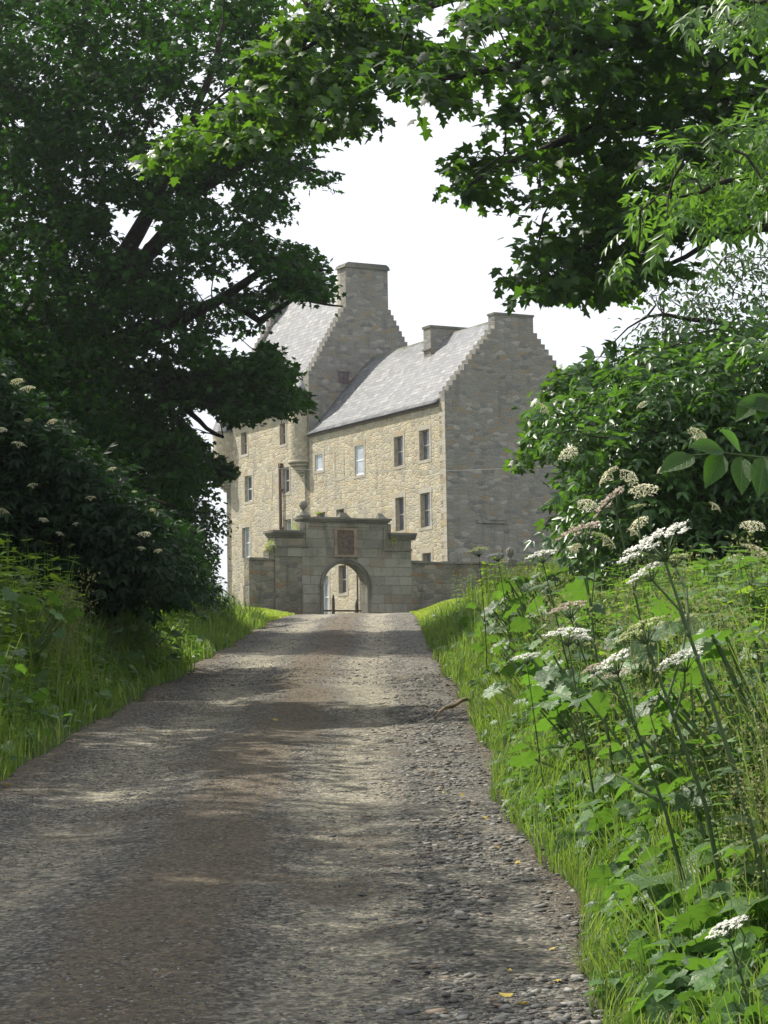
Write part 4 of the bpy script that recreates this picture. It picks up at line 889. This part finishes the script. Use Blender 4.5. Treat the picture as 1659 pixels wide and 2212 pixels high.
# elder on the left bank
b = gp(60, 30, -.15)
El = [(-150, 760), (20, 790), (60, 870), (130, 900), (150, 970), (240, 1010), (270, 1080), (350, 1100), (390, 1150), (430, 1200), (440, 1270), (-150, 1290)]
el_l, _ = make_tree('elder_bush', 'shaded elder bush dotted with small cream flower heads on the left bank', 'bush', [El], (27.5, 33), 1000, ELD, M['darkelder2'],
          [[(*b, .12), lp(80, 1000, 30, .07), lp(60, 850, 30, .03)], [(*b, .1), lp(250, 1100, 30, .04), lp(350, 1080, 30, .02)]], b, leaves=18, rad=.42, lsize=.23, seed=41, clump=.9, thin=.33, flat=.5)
b = gp(420, 46, -.15)
make_tree('hedge_shrub', 'small-leaved shrub showing sky between its twigs beside the tower', 'bush', [[(370, 1060), (430, 1075), (485, 1110), (495, 1145), (450, 1160), (490, 1190), (455, 1210), (465, 1255), (490, 1300), (520, 1330), (360, 1340), (340, 1150)]], (43, 48), 230, OVR, M['darkelder'],
          [[(*b, .08), lp(410, 1200, 46, .05), lp(440, 1120, 46, .02)]], b, leaves=30, rad=.34, lsize=.10, seed=43, clump=.5, thin=.3, flat=.8)

# flower heads of the elders
def corymb(n=260, seed=0, dome=.35):
    rg = np.random.default_rng(seed); r = np.sqrt(rg.random(n)); a = rg.random(n) * 6.28; lump = .5 + .5 * np.cos(5 * a)
    r = r * (.85 + .15 * lump); p = np.stack([r * np.cos(a), r * np.sin(a) * .85, -dome * r * r + rg.normal(0, .03, n)], 1)
    y = np.stack([np.cos(a * 7), np.sin(a * 7), rg.normal(0, .3, n)], 1); nz = np.stack([rg.normal(0, .3, n), rg.normal(0, .3, n), np.ones(n)], 1)
    tv = np.array([(-.5, -.5, 0), (.5, -.5, 0), (.5, .5, .1), (-.5, .5, .1)]); V, F = bake(tv, np.array([(0, 1, 2), (0, 2, 3)]), frames(y, nz), np.full(n, .075), p)
    S = Soup(); S.add(V, F)
    for k in range(5):
        t = k * 6.28 / 5; V, F = tube_arr([(0, 0, -.75), (.5 * math.cos(t), .45 * math.sin(t), -.15)], [.03, .015], 3); S.add(V, F)
    return S
cor_me = [corymb(seed=s).mesh('flower_head') for s in range(3)]
for me in cor_me: me.materials.append(M['cream'])
def flower(parent, u, v, d, r, tilt=(0.0, 0.0)):
    o = bpy.data.objects.new('flower_head', random.choice(cor_me)); COL.objects.link(o); o.parent = parent
    p = P(u, v, d); o.location = Vector(p) - parent.location; o.scale = (r, r, r); o.rotation_euler = (tilt[0] + random.uniform(-.25, .25), tilt[1] + random.uniform(-.25, .25), random.random() * 6)
for u, v, r in [(1308, 1021, .10), (1362, 1025, .09), (1390, 1051, .11), (1270, 1085, .09), (1378, 1126, .08), (1370, 1146, .06), (1317, 1164, .09), (1510, 934, .08), (1548, 1091, .06), (1226, 975, .08), (1627, 1129, .10), (1640, 1183, .12), (1597, 1203, .10), (1180, 880, .07), (1240, 1180, .06), (1430, 1010, .05), (1385, 870, .05)]:
    flower(el_r, u, v, 19.8, r * 1.35, (.5, -.5))
for u, v, r in [(42, 955, .12), (99, 1007, .13), (33, 1054, .15), (120, 947, .06), (111, 908, .09), (140, 909, .1), (195, 1072, .09), (218, 1062, .07), (251, 1087, .08), (225, 1105, .08), (277, 1105, .08), (163, 1129, .06), (176, 1108, .05), (169, 1022, .06), (159, 1015, .06), (242, 1010, .07), (312, 1150, .11), (7, 1100, .14), (59, 834, .13), (5, 925, .09), (70, 1044, .10), (83, 981, .07), (267, 1025, .06), (340, 1187, .08), (306, 1181, .08), (384, 1132, .07), (36, 820, .11), (130, 1150, .07), (95, 1120, .08), (290, 1060, .05), (60, 905, .06), (330, 1100, .05), (200, 985, .05)]:
    if random.random() < .6: flower(el_l, u, v, 26.9, r * .85, (.3, 0))

# ------------------------------------------------------------------ verges
def scat(n, side, y0, y1, x0, x1, pw=1.5):
    """points on one verge; x0..x1 metres out from the edge of the drive"""
    y = y0 + (y1 - y0) * rng.random(n) ** pw; off = x0 + (x1 - x0) * rng.random(n)
    x = (edge_r(y) + off) if side > 0 else (edge_l(y) - np.clip(y - 72, 0, 20) * .14 - off)
    return x, y, off
def frame_ok(x, y, m=0.35): return np.abs(x) < 0.176 * y + m
def blades(S, x, y, h, wd, lean=.5, dirx=0.0):
    n = len(x); a = rng.random(n) * 6.28; fl = (vnoise(np.stack([x, y], 1), .45, 71) - .5) * 4; fm = (vnoise(np.stack([x, y], 1), .45, 72) - .5) * 4; ld = np.stack([np.cos(a) + fl, np.sin(a) + fm, 0 * a], 1); ld /= np.linalg.norm(ld, axis=1, keepdims=True) + .2; h = h[:, None]; wv = np.stack([-np.sin(a), np.cos(a), 0 * a], 1) * wd[:, None]
    b0 = np.stack([x, y, ground(x, y) - .02], 1); ln = (lean * rng.random(n) ** 1.2)[:, None]
    p1 = b0 + ld * h * ln * .25 + np.array([0, 0, 1.]) * h * .5; p2 = b0 + ld * h * ln * .75 + np.array([0, 0, 1.]) * h * .85; p3 = b0 + ld * h * ln * 1.3 + np.array([0, 0, 1.]) * h * (1 - .25 * ln)
    V = np.stack([b0 - wv, b0 + wv, p1 - wv * .9, p1 + wv * .9, p2 - wv * .6, p2 + wv * .6, p3], 1).reshape(-1, 3)
    F = np.array([(0, 1, 3), (0, 3, 2), (2, 3, 5), (2, 5, 4), (4, 5, 6)])[None] + (np.arange(n) * 7)[:, None, None]; S.add(V, F.reshape(-1, 3))
S = Soup()
def grass(n, side, y0, y1, x0, x1, h0, h1, wd, lean=.6, pw=1.4):
    x, y, off = scat(n, side, y0, y1, x0, x1, pw); k = frame_ok(x, y, .8) & (rng.random(n) < .35 + .65 * vnoise(np.stack([x, y], 1), .5, 31) * 1.3); x, y, off = x[k], y[k], off[k]; tuft = vnoise(np.stack([x, y], 1), .35, 33)
    hh = (h0 + (h1 - h0) * rng.random(len(x))) * (.5 + .5 * sst(off / .35)) * (.55 + .8 * tuft); blades(S, x, y, hh, wd * (1 + y / 25) * (.7 + .6 * rng.random(len(x))), lean)
grass(40000, 1, 6.5, 22, -.08, 2.0, .16, .50, .0022, .9)
grass(26000, 1, 20, 48, -.05, 4.5, .18, .50, .003, .7, 1.2)
grass(30000, 1, 8, 34, .55, 4.5, .55, 1.15, .0024, .6, 1.0)
grass(9000, -1, 16, 32, .5, 4, .5, 1.0, .003, .6, 1.0)
grass(12000, 1, 40, 54, -.05, 7, .16, .40, .004, .6, 1.0)
grass(16000, 1, 52, 74, 1.8, 9, .18, .45, .004, .6, 1.0)
grass(16000, -1, 14, 30, -.05, 2.6, .2, .55, .003, .7)
grass(24000, -1, 28, 56, -.05, 5.5, .22, .62, .004, .7, 1.1)
tag(obj('verge_grass', S.mesh('verge_grass'), M['grass']), 'long green grass along both edges of the drive', 'grass', kind='stuff')
# mown lawn by the gateway
S = Soup(); n = 110000; y = rng.uniform(52, 83, n); side = rng.random(n) < .5
x = np.where(side, XR + np.abs(rng.normal(0, 1, n)) * 2.6 - .05, XL - np.clip(y - 72, 0, 20) * .14 - np.abs(rng.random(n)) * 4.5)
dg = ((np.stack([x, y], 1) - G0[:2]) @ CA[:2]) < -.05; x, y = x[dg], y[dg]
blades(S, x, y, .05 + .05 * rng.random(len(x)), .008 + .006 * rng.random(len(x)), .8)
M['lawn'] = leafmat('lawn_blade', (0.20, 0.29, 0.035), (0.28, 0.37, 0.055), (0.45, 0.58, 0.05), .45, .5, .3)
tag(obj('lawn_grass', S.mesh('lawn_grass'), M['lawn']), 'short bright mown grass either side of the drive below the gateway', 'grass', kind='stuff')
lx = np.arange(0, 12, .5)

# undergrowth: nettles, broad leaves, seed heads
def nettle(seed, lsz=.1, H=1.0, leaf=OV):
    rg = np.random.default_rng(seed); S = Soup(); k = 9; zs = np.linspace(.12, .97, k); bend = rg.normal(0, .06, 2)
    V, F = tube_arr([(bend[0] * t * t, bend[1] * t * t, t * H) for t in (0, .35, .7, 1)], [.006, .005, .004, .002], 3); S.add(V, F); ps = []; dr = []; sz = []
    for i, z in enumerate(zs):
        for j in range(2):
            a = i * 1.57 + j * 3.14 + rg.normal(0, .2); ps.append((bend[0] * z * z, bend[1] * z * z, z * H)); dr.append((math.cos(a), math.sin(a), -.35 + .5 * z + rg.normal(0, .15))); sz.append(lsz * (1.15 - .6 * z ** 2))
    V, F = bake(leaf[0], leaf[1], frames(np.array(dr), np.tile([0, 0, 1.], (len(ps), 1))), np.array(sz), np.array(ps)); S.add(V, F); return np.concatenate(S.V), np.concatenate(S.F)
def scatter_t(S, temps, x, y, s, tilt=.12, zoff=0.0):
    n = len(x); which = rng.integers(0, len(temps), n)
    for k, t in enumerate(temps):
        q = which == k; c = int(q.sum())
        if not c: continue
        a = rng.random(c) * 6.28; z = np.stack([rng.normal(0, tilt, c), rng.normal(0, tilt, c), np.ones(c)], 1); yv = np.stack([np.cos(a), np.sin(a), 0 * a], 1)
        z /= np.linalg.norm(z, axis=1, keepdims=True); yv -= z * (yv * z).sum(1, keepdims=True); yv /= np.linalg.norm(yv, axis=1, keepdims=True); Rm = np.stack([np.cross(yv, z), yv, z], 2)
        V, F = bake(t[0], t[1], Rm, s[q], np.stack([x[q], y[q], ground(x[q], y[q]) + zoff], 1)); S.add(V, F, np.tile(t[2], (c, 1)) if len(t) > 2 else None)
net = [nettle(s) for s in range(4)] + [nettle(9, .13), nettle(10, .16, leaf=SYC)]
def broadp(seed, n=5, leaf=BROAD, ls=1.0):
    rg = np.random.default_rng(seed); S = Soup(); ps = []; dr = []; sz = []; nr = []
    for i in range(n):
        a = rg.random() * 6.28; r = rg.uniform(.1, .45); z = rg.uniform(.25, 1.0); p = (r * math.cos(a), r * math.sin(a), z); ps.append(p); t = a + rg.normal(0, .5); dr.append((math.cos(t), math.sin(t), rg.uniform(-.5, .1))); sz.append(ls * rg.uniform(.25, .62)); nr.append((rg.normal(0, .55), rg.normal(0, .55), 1))
        V, F = tube_arr([(0, 0, 0), (p[0] * .4, p[1] * .4, z * .6), p], [.014, .012, .008], 3); S.add(V, F)
    V, F = bake(leaf[0], leaf[1], frames(np.array(dr), np.array(nr)), np.array(sz), np.array(ps)); S.add(V, F, np.tile(leaf[0][:, :2], (len(ps), 1))); return np.concatenate(S.V), np.concatenate(S.F), np.concatenate(S.U)
brd = [broadp(s) for s in range(6)] + [broadp(20 + s, 9, OVR) for s in range(2)]
S = Soup()
def put(temps, n, side, y0, y1, x0, x1, s0, s1, pw=1.3, tall=1.2, nz=None):
    x, y, off = scat(n, side, y0, y1, x0, x1, pw); k = frame_ok(x, y, .6)
    if nz: k &= vnoise(np.stack([x, y], 1), 1.1, nz) > .45
    x, y, off = x[k], y[k], off[k]; s = (s0 + (s1 - s0) * rng.random(len(x))) * (.45 + .55 * sst(off / tall)); scatter_t(S, temps, x, y, s)
put(net, 1500, -1, 14, 30, .15, 3.5, .5, 1.15); put(net, 1300, -1, 18, 32, .8, 4, 1.1, 1.75, 1.0); put(net, 900, -1, 30, 52, .8, 4.5, .9, 1.4, 1.0)
put(net, 2600, -1, 28, 56, .2, 7, .5, 1.1, 1.1)
put(net, 1500, 1, 9, 24, .5, 3.2, .5, 1.2)
put(net, 1500, 1, 20, 52, .8, 8, .5, 1.2, 1.1); put(net, 700, 1, 50, 72, 2.6, 10, .4, .9, 1.0)
tag(obj('nettle_bank', S.mesh('nettle_bank'), M['weed']), 'nettles and leafy weeds crowding both banks', 'weeds', kind='stuff')
S = Soup()
put(brd, 560, 1, 6.8, 14, .2, 1.6, .18, .36, 1.0, .6)
put(brd, 480, 1, 6.6, 12, .12, 1.0, .18, .32, 1.0, .35)
put(brd, 900, 1, 12, 40, .6, 4.5, .2, .5, 1.1, .8, 51)
put(brd, 700, -1, 14, 50, .1, 4.0, .25, .55, 1.2, .8, 52)
tallb = [broadp(60 + s, 13, BROAD, .36) for s in range(5)] + [broadp(70 + s, 16, OVR, .30) for s in range(3)]
put(tallb, 620, 1, 9, 30, .5, 3.6, .7, 1.15, 1.0, .9); put(tallb, 220, -1, 16, 34, .5, 3.6, .7, 1.3, 1.0, .9)
put(net, 700, 1, 8, 20, .5, 2.2, .8, 1.3, 1.0)
small = [broadp(40 + s, 12, OVR) for s in range(4)]
put(small, 1500, 1, 6.8, 20, .0, 2.2, .10, .34, 1.0, .6); put(small, 900, 1, 18, 50, .0, 4, .15, .35, 1.0, .6); put(small, 900, -1, 14, 40, .0, 3, .15, .4, 1.0, .6)
tag(obj('broadleaf_undergrowth', S.mesh('broadleaf_undergrowth', uv=True), M['broad']), 'broad lobed leaves sprawling over the verges', 'undergrowth', kind='stuff')
# hazy seed heads
def panicle(seed, n=220):
    rg = np.random.default_rng(seed); S = Soup(); V, F = tube_arr([(0, 0, 0), (.02, 0, .5), (.05, .02, 1)], [.004, .003, .002], 3); S.add(V, F)
    for k in range(12):
        z = rg.uniform(.4, .95); a = rg.random() * 6.28; l = .28 * (1.15 - z) + .08; V, F = tube_arr([(0, 0, z), (l * math.cos(a), l * math.sin(a), z + l * .8)], [.002, .001], 3); S.add(V, F)
    z = rg.uniform(.45, 1.12, n); r = (.26 * (1.25 - z) + .05) * np.sqrt(rg.random(n)); a = rg.random(n) * 6.28; p = np.stack([r * np.cos(a), r * np.sin(a), z], 1)
    tv = np.array([(-.5, 0, 0), (.5, 0, 0), (0, 1.4, 0)]); V, F = bake(tv, np.array([(0, 1, 2)]), frames(rg.normal(0, 1, (n, 3)), rg.normal(0, 1, (n, 3))), np.full(n, .014), p); S.add(V, F)
    return np.concatenate(S.V), np.concatenate(S.F)
pan = [panicle(s) for s in range(4)]
S = Soup()
def putp(n, uu, vv_top, d, s0, s1):
    u = rng.uniform(*uu, n); dd = rng.uniform(*d, n); p = P(u, u * 0 + 1300, dd); x, y = p[:, 0], p[:, 1]; k = (x < XL - .3) | (x > XR + .3); x, y = x[k], y[k]
    scatter_t(S, pan, x, y, rng.uniform(s0, s1, len(x)), .15)
putp(40, (1200, 1500), 0, (14, 22), .8, 1.2); putp(14, (1480, 1659), 0, (9, 14), 1.0, 1.3); putp(9, (1200, 1400), 0, (11, 15), .5, .9); putp(7, (1580, 1700), 0, (7.5, 9.5), .6, 1.0)
putp(24, (1100, 1300), 0, (22, 34), .8, 1.1); putp(16, (1040, 1200), 0, (30, 50), .8, 1.0)
putp(16, (60, 190), 0, (22, 25), 1.0, 1.4); putp(16, (0, 420), 0, (20, 34), .6, 1.0)
tag(obj('seed_heads', S.mesh('seed_heads'), M['seed']), 'hazy tan seed heads of grasses and bedstraw on the banks', 'seed heads', kind='stuff')

# ------------------------------------------------------------------ hogweeds
def umbel(seed, rays=20, n=40):
    rg = np.random.default_rng(seed); S = Soup(); W_ = Soup()
    for k in range(rays):
        r = math.sqrt((k + .5) / rays); a = k * 2.399; e = np.array([r * math.cos(a), r * math.sin(a), -.22 * r * r + rg.normal(0, .02)])
        V, F = tube_arr([(0, 0, -.75), tuple(e * .55 + np.array([0, 0, -.32])), tuple(e)], [.022, .014, .01], 3); S.add(V, F)
        c = rg.normal(0, .075, (n, 3)); c[:, 2] *= .35; c += e; y = rg.normal(0, 1, (n, 3)); y[:, 2] *= .3; nz = np.stack([rg.normal(0, .35, n), rg.normal(0, .35, n), np.ones(n)], 1)
        tv = np.array([(-.5, -.5, 0), (.5, -.5, 0), (.6, .5, .1), (-.6, .5, .1)]); V, F = bake(tv, np.array([(0, 1, 2), (0, 2, 3)]), frames(y, nz), rg.uniform(.04, .075, n), c); W_.add(V, F)
    return S, W_
UM = [umbel(s) for s in range(4)]
ray_me = [u[0].mesh('rays') for u in UM]; pet_me = [u[1].mesh('blossom') for u in UM]
for me in ray_me: me.materials.append(M['stemg'])
hog_leaf = raw_mesh('leaf', BROAD[0], BROAD[1], 3); leaf_uv(hog_leaf, BROAD[0][:, :2], BROAD[1]); hog_leaf.materials.append(M['broad'])
def hogweed(label, base, heads, thick=.011, leaves=2):
    """base (u,d[,lift]); heads: (u, v, d, radius, tilt, colour)"""
    p = P(base[0], 1300, base[1]); bz = float(ground(p[0], p[1])) - .03; root = thing('hogweed', label, 'hogweed', (p[0], p[1], bz), 0, 'hogweeds on the right verge'); o0 = np.array([p[0], p[1], bz]); S = Soup()
    h0 = P(heads[0][0], heads[0][1], heads[0][2]); 
    main = None
    for i, (u, v, d, r, tilt, colr) in enumerate(heads):
        h = P(u, v, d); td = np.array([math.sin(tilt), -.12, math.cos(tilt)]); td /= np.linalg.norm(td); nodept = h - td * r * .75
        if i == 0:
            m1 = np.array([o0[0] * .55 + nodept[0] * .45 + random.uniform(-.03, .10), o0[1] * .5 + nodept[1] * .5, o0[2] * .5 + nodept[2] * .5]); main = [o0, m1, nodept]; pts = [o0, o0 * .6 + m1 * .4, m1, m1 * .45 + nodept * .55, nodept]; V, F = tube_arr(pts, [thick, thick * .9, thick * .75, thick * .55, thick * .4], 6); S.add(V - o0, F)
        else:
            a = main[1] * (.6 - .12 * i) + main[2] * (.4 + .12 * i) if i < 4 else main[1]; V, F = tube_arr([a, a * .5 + nodept * .5 + [0.02, 0, .03], nodept], [thick * .5, thick * .4, thick * .35], 5); S.add(V - o0, F)
            V, F = bake(iv, if_, np.eye(3)[None], np.array([[.011, .011, .02]]), (a - o0)[None]); S.add(V, F)
        k = random.randrange(4)
        um = bpy.data.objects.new('flower_head', pet_me[k].copy()); um.data.materials.append(M[colr]); COL.objects.link(um); um.parent = root
        q = Vector((0, 0, 1)).rotation_difference(Vector(td)); um.rotation_mode = 'QUATERNION'; um.rotation_quaternion = q; um.location = Vector(h - o0); r *= 1.25; um.scale = (r, r, r)
        ry_ = bpy.data.objects.new('rays', ray_me[k]); COL.objects.link(ry_); ry_.parent = um
    obj('stem', S.mesh('stem', True), M['stemg'], root)
    for k in range(leaves):
        t = (k + .6) / (leaves + 1); c = main[0] * (1 - t) + main[1] * t if t < .8 else main[1]; lf = bpy.data.objects.new('leaf', hog_leaf); COL.objects.link(lf); lf.parent = root
        lf.location = Vector(c - o0); s = random.uniform(.16, .3); lf.scale = (s, s, s); lf.rotation_euler = (random.uniform(-.6, .2), random.uniform(-.4, .4), random.uniform(0, 6.28))
    return root
hogweed('tallest hogweed with the widest white head and thick leaning stem on the right verge', (1690, 8.1), [(1408, 1157, 8.0, .115, -.50, 'blossom'), (1392, 1227, 8.1, .062, -.55, 'blossom'), (1452, 1200, 8.2, .05, -.2, 'greenseed')], .012, 3)
hogweed('hogweed with a domed greenish-white head in the middle of the right verge', (1570, 8.6), [(1377, 1351, 8.4, .085, -.50, 'greenseed'), (1464, 1413, 8.4, .08, -.45, 'blossom'), (1480, 1330, 8.5, .04, -.3, 'greenseed')], .012)
hogweed('hogweed with a steeply tilted white head just below the domed greenish one', (1500, 8.9), [(1314, 1424, 8.6, .075, -.6, 'blossom'), (1275, 1440, 8.6, .035, -.5, 'fade'), (1330, 1450, 8.8, .05, -.3, 'fade')], .010)
hogweed('hogweed with a pinkish-brown head against the elder leaves', (1420, 11.5), [(1309, 1078, 11, .085, -.8, 'fade'), (1376, 1090, 11.2, .04, -.2, 'greenseed')], .011)
hogweed('hogweed with a dull mauve head in front of the castle gable', (1330, 13), [(1247, 1138, 12.5, .11, -.35, 'fade'), (1280, 1150, 12.6, .05, 0, 'greenseed')], .010)
hogweed('slender hogweed with one small clean white head left of the mauve one', (1280, 15), [(1167, 1192, 14.5, .085, -.25, 'blossom')], .009)
hogweed('short hogweed with a faded brown head at mid height of the right verge', (1330, 12.5), [(1223, 1305, 12.2, .09, -.3, 'fade')], .009)
hogweed('low white-headed hogweed among grass and seed heads beside the drive', (1290, 12), [(1223, 1359, 11.8, .10, -.1, 'blossom'), (1250, 1372, 11.9, .06, .1, 'blossom')], .008)
hogweed('lowest small white hogweed at the grassy edge of the right verge', (1170, 14.5), [(1134, 1413, 14.2, .075, -.2, 'blossom')], .006, 1)
hogweed('distant hogweed with a flat white head rising over the yard wall', (1090, 24), [(1074, 1195, 23.5, .10, -.1, 'blossom')], .008, 1)
hogweed('farthest hogweed with a small creamy head before the castle corner', (1050, 26), [(1031, 1184, 25.5, .11, -.2, 'greenseed')], .008, 1)
hogweed('hogweed with a dense white head low among broad leaves nearest the camera', (1590, 7.2), [(1561, 1999, 6.9, .05, -.5, 'blossom'), (1590, 1985, 6.95, .03, -.4, 'blossom')], .007)

# near shrub whose spray hangs into the picture from the right
b = np.array([2.2, 5.6, float(ground(2.2, 5.6)) - .05]); sh = thing('elder_shrub', 'out-of-focus near spray of large green leaflets hanging in from the right', 'shrub', tuple(b))
S = Soup(); tipp = P(1480, 985, 5.5); jn = P(1800, 960, 5.55)
V, F = tube_arr([b, b + [.0, 0, .9], jn * .5 + (b + [0, 0, 1.4]) * .5, jn], [.03, .022, .014, .008], 6); S.add(V - b, F)
V, F = tube_arr([jn, P(1660, 990, 5.5), P(1560, 978, 5.5), tipp], [.006, .004, .003, .0015], 5); S.add(V - b, F)
V, F = tube_arr([jn, P(1700, 880, 5.7), P(1640, 850, 5.7)], [.006, .004, .002], 5); S.add(V - b, F); obj('stem', S.mesh('stem', True), M['stemg'], sh)
lfm = raw_mesh('leaflet', *[OVR[0], OVR[1]][:1], OVR[1], 3) if False else raw_mesh('leaflet', OVR[0], OVR[1], 3)
leaf_uv(lfm, OVR[0][:, :2], OVR[1]); lfm.materials.append(leafmat('near_leaf', (0.035, 0.09, 0.014), (0.04, 0.10, 0.018), (0.10, 0.26, 0.012), .5, .4, .4, True))
for (ua, va, ub, vb, dz) in [(1500, 985, 1425, 1016, 0), (1560, 978, 1525, 1050, -.05), (1600, 985, 1604, 1065, -.1), (1650, 985, 1640, 1072, 0), (1565, 975, 1490, 960, .05), (1690, 990, 1665, 1080, .1), (1600, 975, 1560, 925, .0), (1650, 855, 1590, 905, 0), (1660, 850, 1640, 905, 0), (1690, 880, 1595, 868, .1), (1700, 770, 1640, 770, 0)]:
    a = Vector(P(ua, va, 5.5)); c = Vector(P(ub, vb, 5.42)); y = (c - a); ln = y.length; y.normalize(); z = Vector((random.uniform(-.3, .3), -1 + random.uniform(-.3, .3), .55)); z = (z - y * z.dot(y)).normalized(); x = y.cross(z)
    o = bpy.data.objects.new('leaflet', lfm); COL.objects.link(o); o.parent = sh; s = ln
    mw = Matrix(((x.x, y.x, z.x, a.x - b[0]), (x.y, y.y, z.y, a.y - b[1]), (x.z, y.z, z.z, a.z - b[2]), (0, 0, 0, 1))); o.matrix_local = mw @ Matrix.Diagonal((s * .72, s, s * .6, 1))

# plants growing on the gateway
def wall_plant(label, x, y, z, s, n, hang=0.0, seed=0):
    rg = np.random.default_rng(seed); p0 = G0 + CB * x + CA * y + np.array([0, 0, z]); o = thing('wall_plant', label, 'plant', tuple(p0), 0)
    c = rg.normal(0, .45, (n, 3)) * s; c[:, 2] = c[:, 2] * (1 + hang) - hang * s * .5; t = c / s + np.array([0, 0, .5 - hang]); V, F = bake(OVN[0], OVN[1], frames(t, rg.normal(0, 1, (n, 3)) + [0, -.6, .8]), np.full(n, s * .45) * rg.uniform(.6, 1.2, n), c * .7)
    obj('foliage', raw_mesh('foliage', V, F, 3), M['lawn'], o)
wall_plant('bushy green fern on the broken masonry left of the gateway', -3.02, .1, 3.12, .26, 110, .3, 1)
wall_plant('small green tuft behind the left shoulder cornice', -2.02, .1, 3.78, .2, 60, 0, 2)
wall_plant('trailing green weed hanging down from the right shoulder cornice', 1.98, -.16, 3.5, .2, 60, 1.0, 3)
wall_plant('wispy weed on the gateway top beside the stone ball', -1.05, .1, 4.3, .17, 40, -.6, 4)
wall_plant('little green sprig under the gateway cornice right of the panel', .62, -.05, 3.93, .1, 30, .9, 5)

# ------------------------------------------------------------------ litter
S = Soup(); a, c = P(930, 1556, 21.3), P(1012, 1532, 22.6)
def onroad(u, v):
    r = P(u, v, 1.0) - CAMP; d = 5.0
    for _ in range(60):
        q = CAMP + r * d; e = q[2] - float(zrd(np.array([q[0]]), np.array([q[1]]))[0]); d += e / (0.0635 - r[2]) * .8
        if abs(e) < .002: break
    return q
a, c = onroad(940, 1557), onroad(1015, 1533); a[2] += .03; c[2] += .09
st = thing('fallen_stick', 'bent brown stick lying across the right edge of the drive', 'stick', tuple(a))
pts = [a + (c - a) * t + np.array([0, 0, .05 * math.sin(3.1 * t) + .02 * math.sin(9 * t)]) for t in np.linspace(0, 1, 9)]
V, F = tube_arr(pts, [.008, .014, .016, .018, .02, .02, .021, .018, .012], 7); S.add(V - a, F); obj('stick', S.mesh('stick', True), M['stick'], st)
lm = [raw_mesh('fallen_leaf', SYC[0] * [1, 1, 1.6], SYC[1], 3), raw_mesh('fallen_leaf', OVR[0] * [1, 1, -1.5], OVR[1], 3)]
for me in lm: me.materials.append(M['yellow'])
for k, (u, v, s) in enumerate([(592, 1558, .10), (880, 1390, .09), (755, 1532, .07), (695, 1505, .07), (640, 1478, .08), (875, 1412, .08), (480, 1450, .08), (345, 1395, .08), (18, 1700, .09), (870, 1468, .07), (735, 1620, .06), (1005, 1725, .07), (1200, 2060, .06), (1110, 2160, .09), (1140, 2180, .08), (1100, 2110, .05), (1045, 1775, .06), (1080, 1840, .05), (1120, 1870, .06), (770, 1345, .10), (560, 1385, .08), (505, 1475, .08), (1210, 2130, .05), (425, 1550, .06), (300, 1580, .06), (960, 1720, .05)]):
    q = onroad(u, v); o = bpy.data.objects.new('fallen_leaf', lm[k % 2]); COL.objects.link(o); o.location = (q[0], q[1], q[2] + .025); s *= .62; o.scale = (s, s, s); o.rotation_euler = (random.uniform(-.4, .4), random.uniform(-.4, .4), random.random() * 6.28)
    tag(o, 'small yellowed leaf lying on the gravel drive', 'leaf', 'fallen leaves on the drive')

# ------------------------------------------------------------------ haze volume, added to stand in for lens glare over the castle
mb = MB(); mb.box(-40, 40, -12, 150, -4, 30)
me = bpy.data.meshes.new('haze'); me.from_pydata(mb.v, [], mb.f)
bm = bmesh.new(); bm.from_mesh(me); bmesh.ops.remove_doubles(bm, verts=bm.verts, dist=.001); bm.to_mesh(me); bm.free()
hm = bpy.data.materials.new('haze'); hm.use_nodes = True; nt = hm.node_tree; nt.nodes.clear(); pv = nn(nt, 'ShaderNodeVolumePrincipled'); ho = nn(nt, 'ShaderNodeOutputMaterial')
pv.inputs['Color'].default_value = (.9, .95, 1, 1); pv.inputs['Density'].default_value = 0.00024; pv.inputs['Anisotropy'].default_value = 0.35; nt.links.new(pv.outputs[0], ho.inputs['Volume'])
tag(obj('haze', me, hm), kind='stuff')
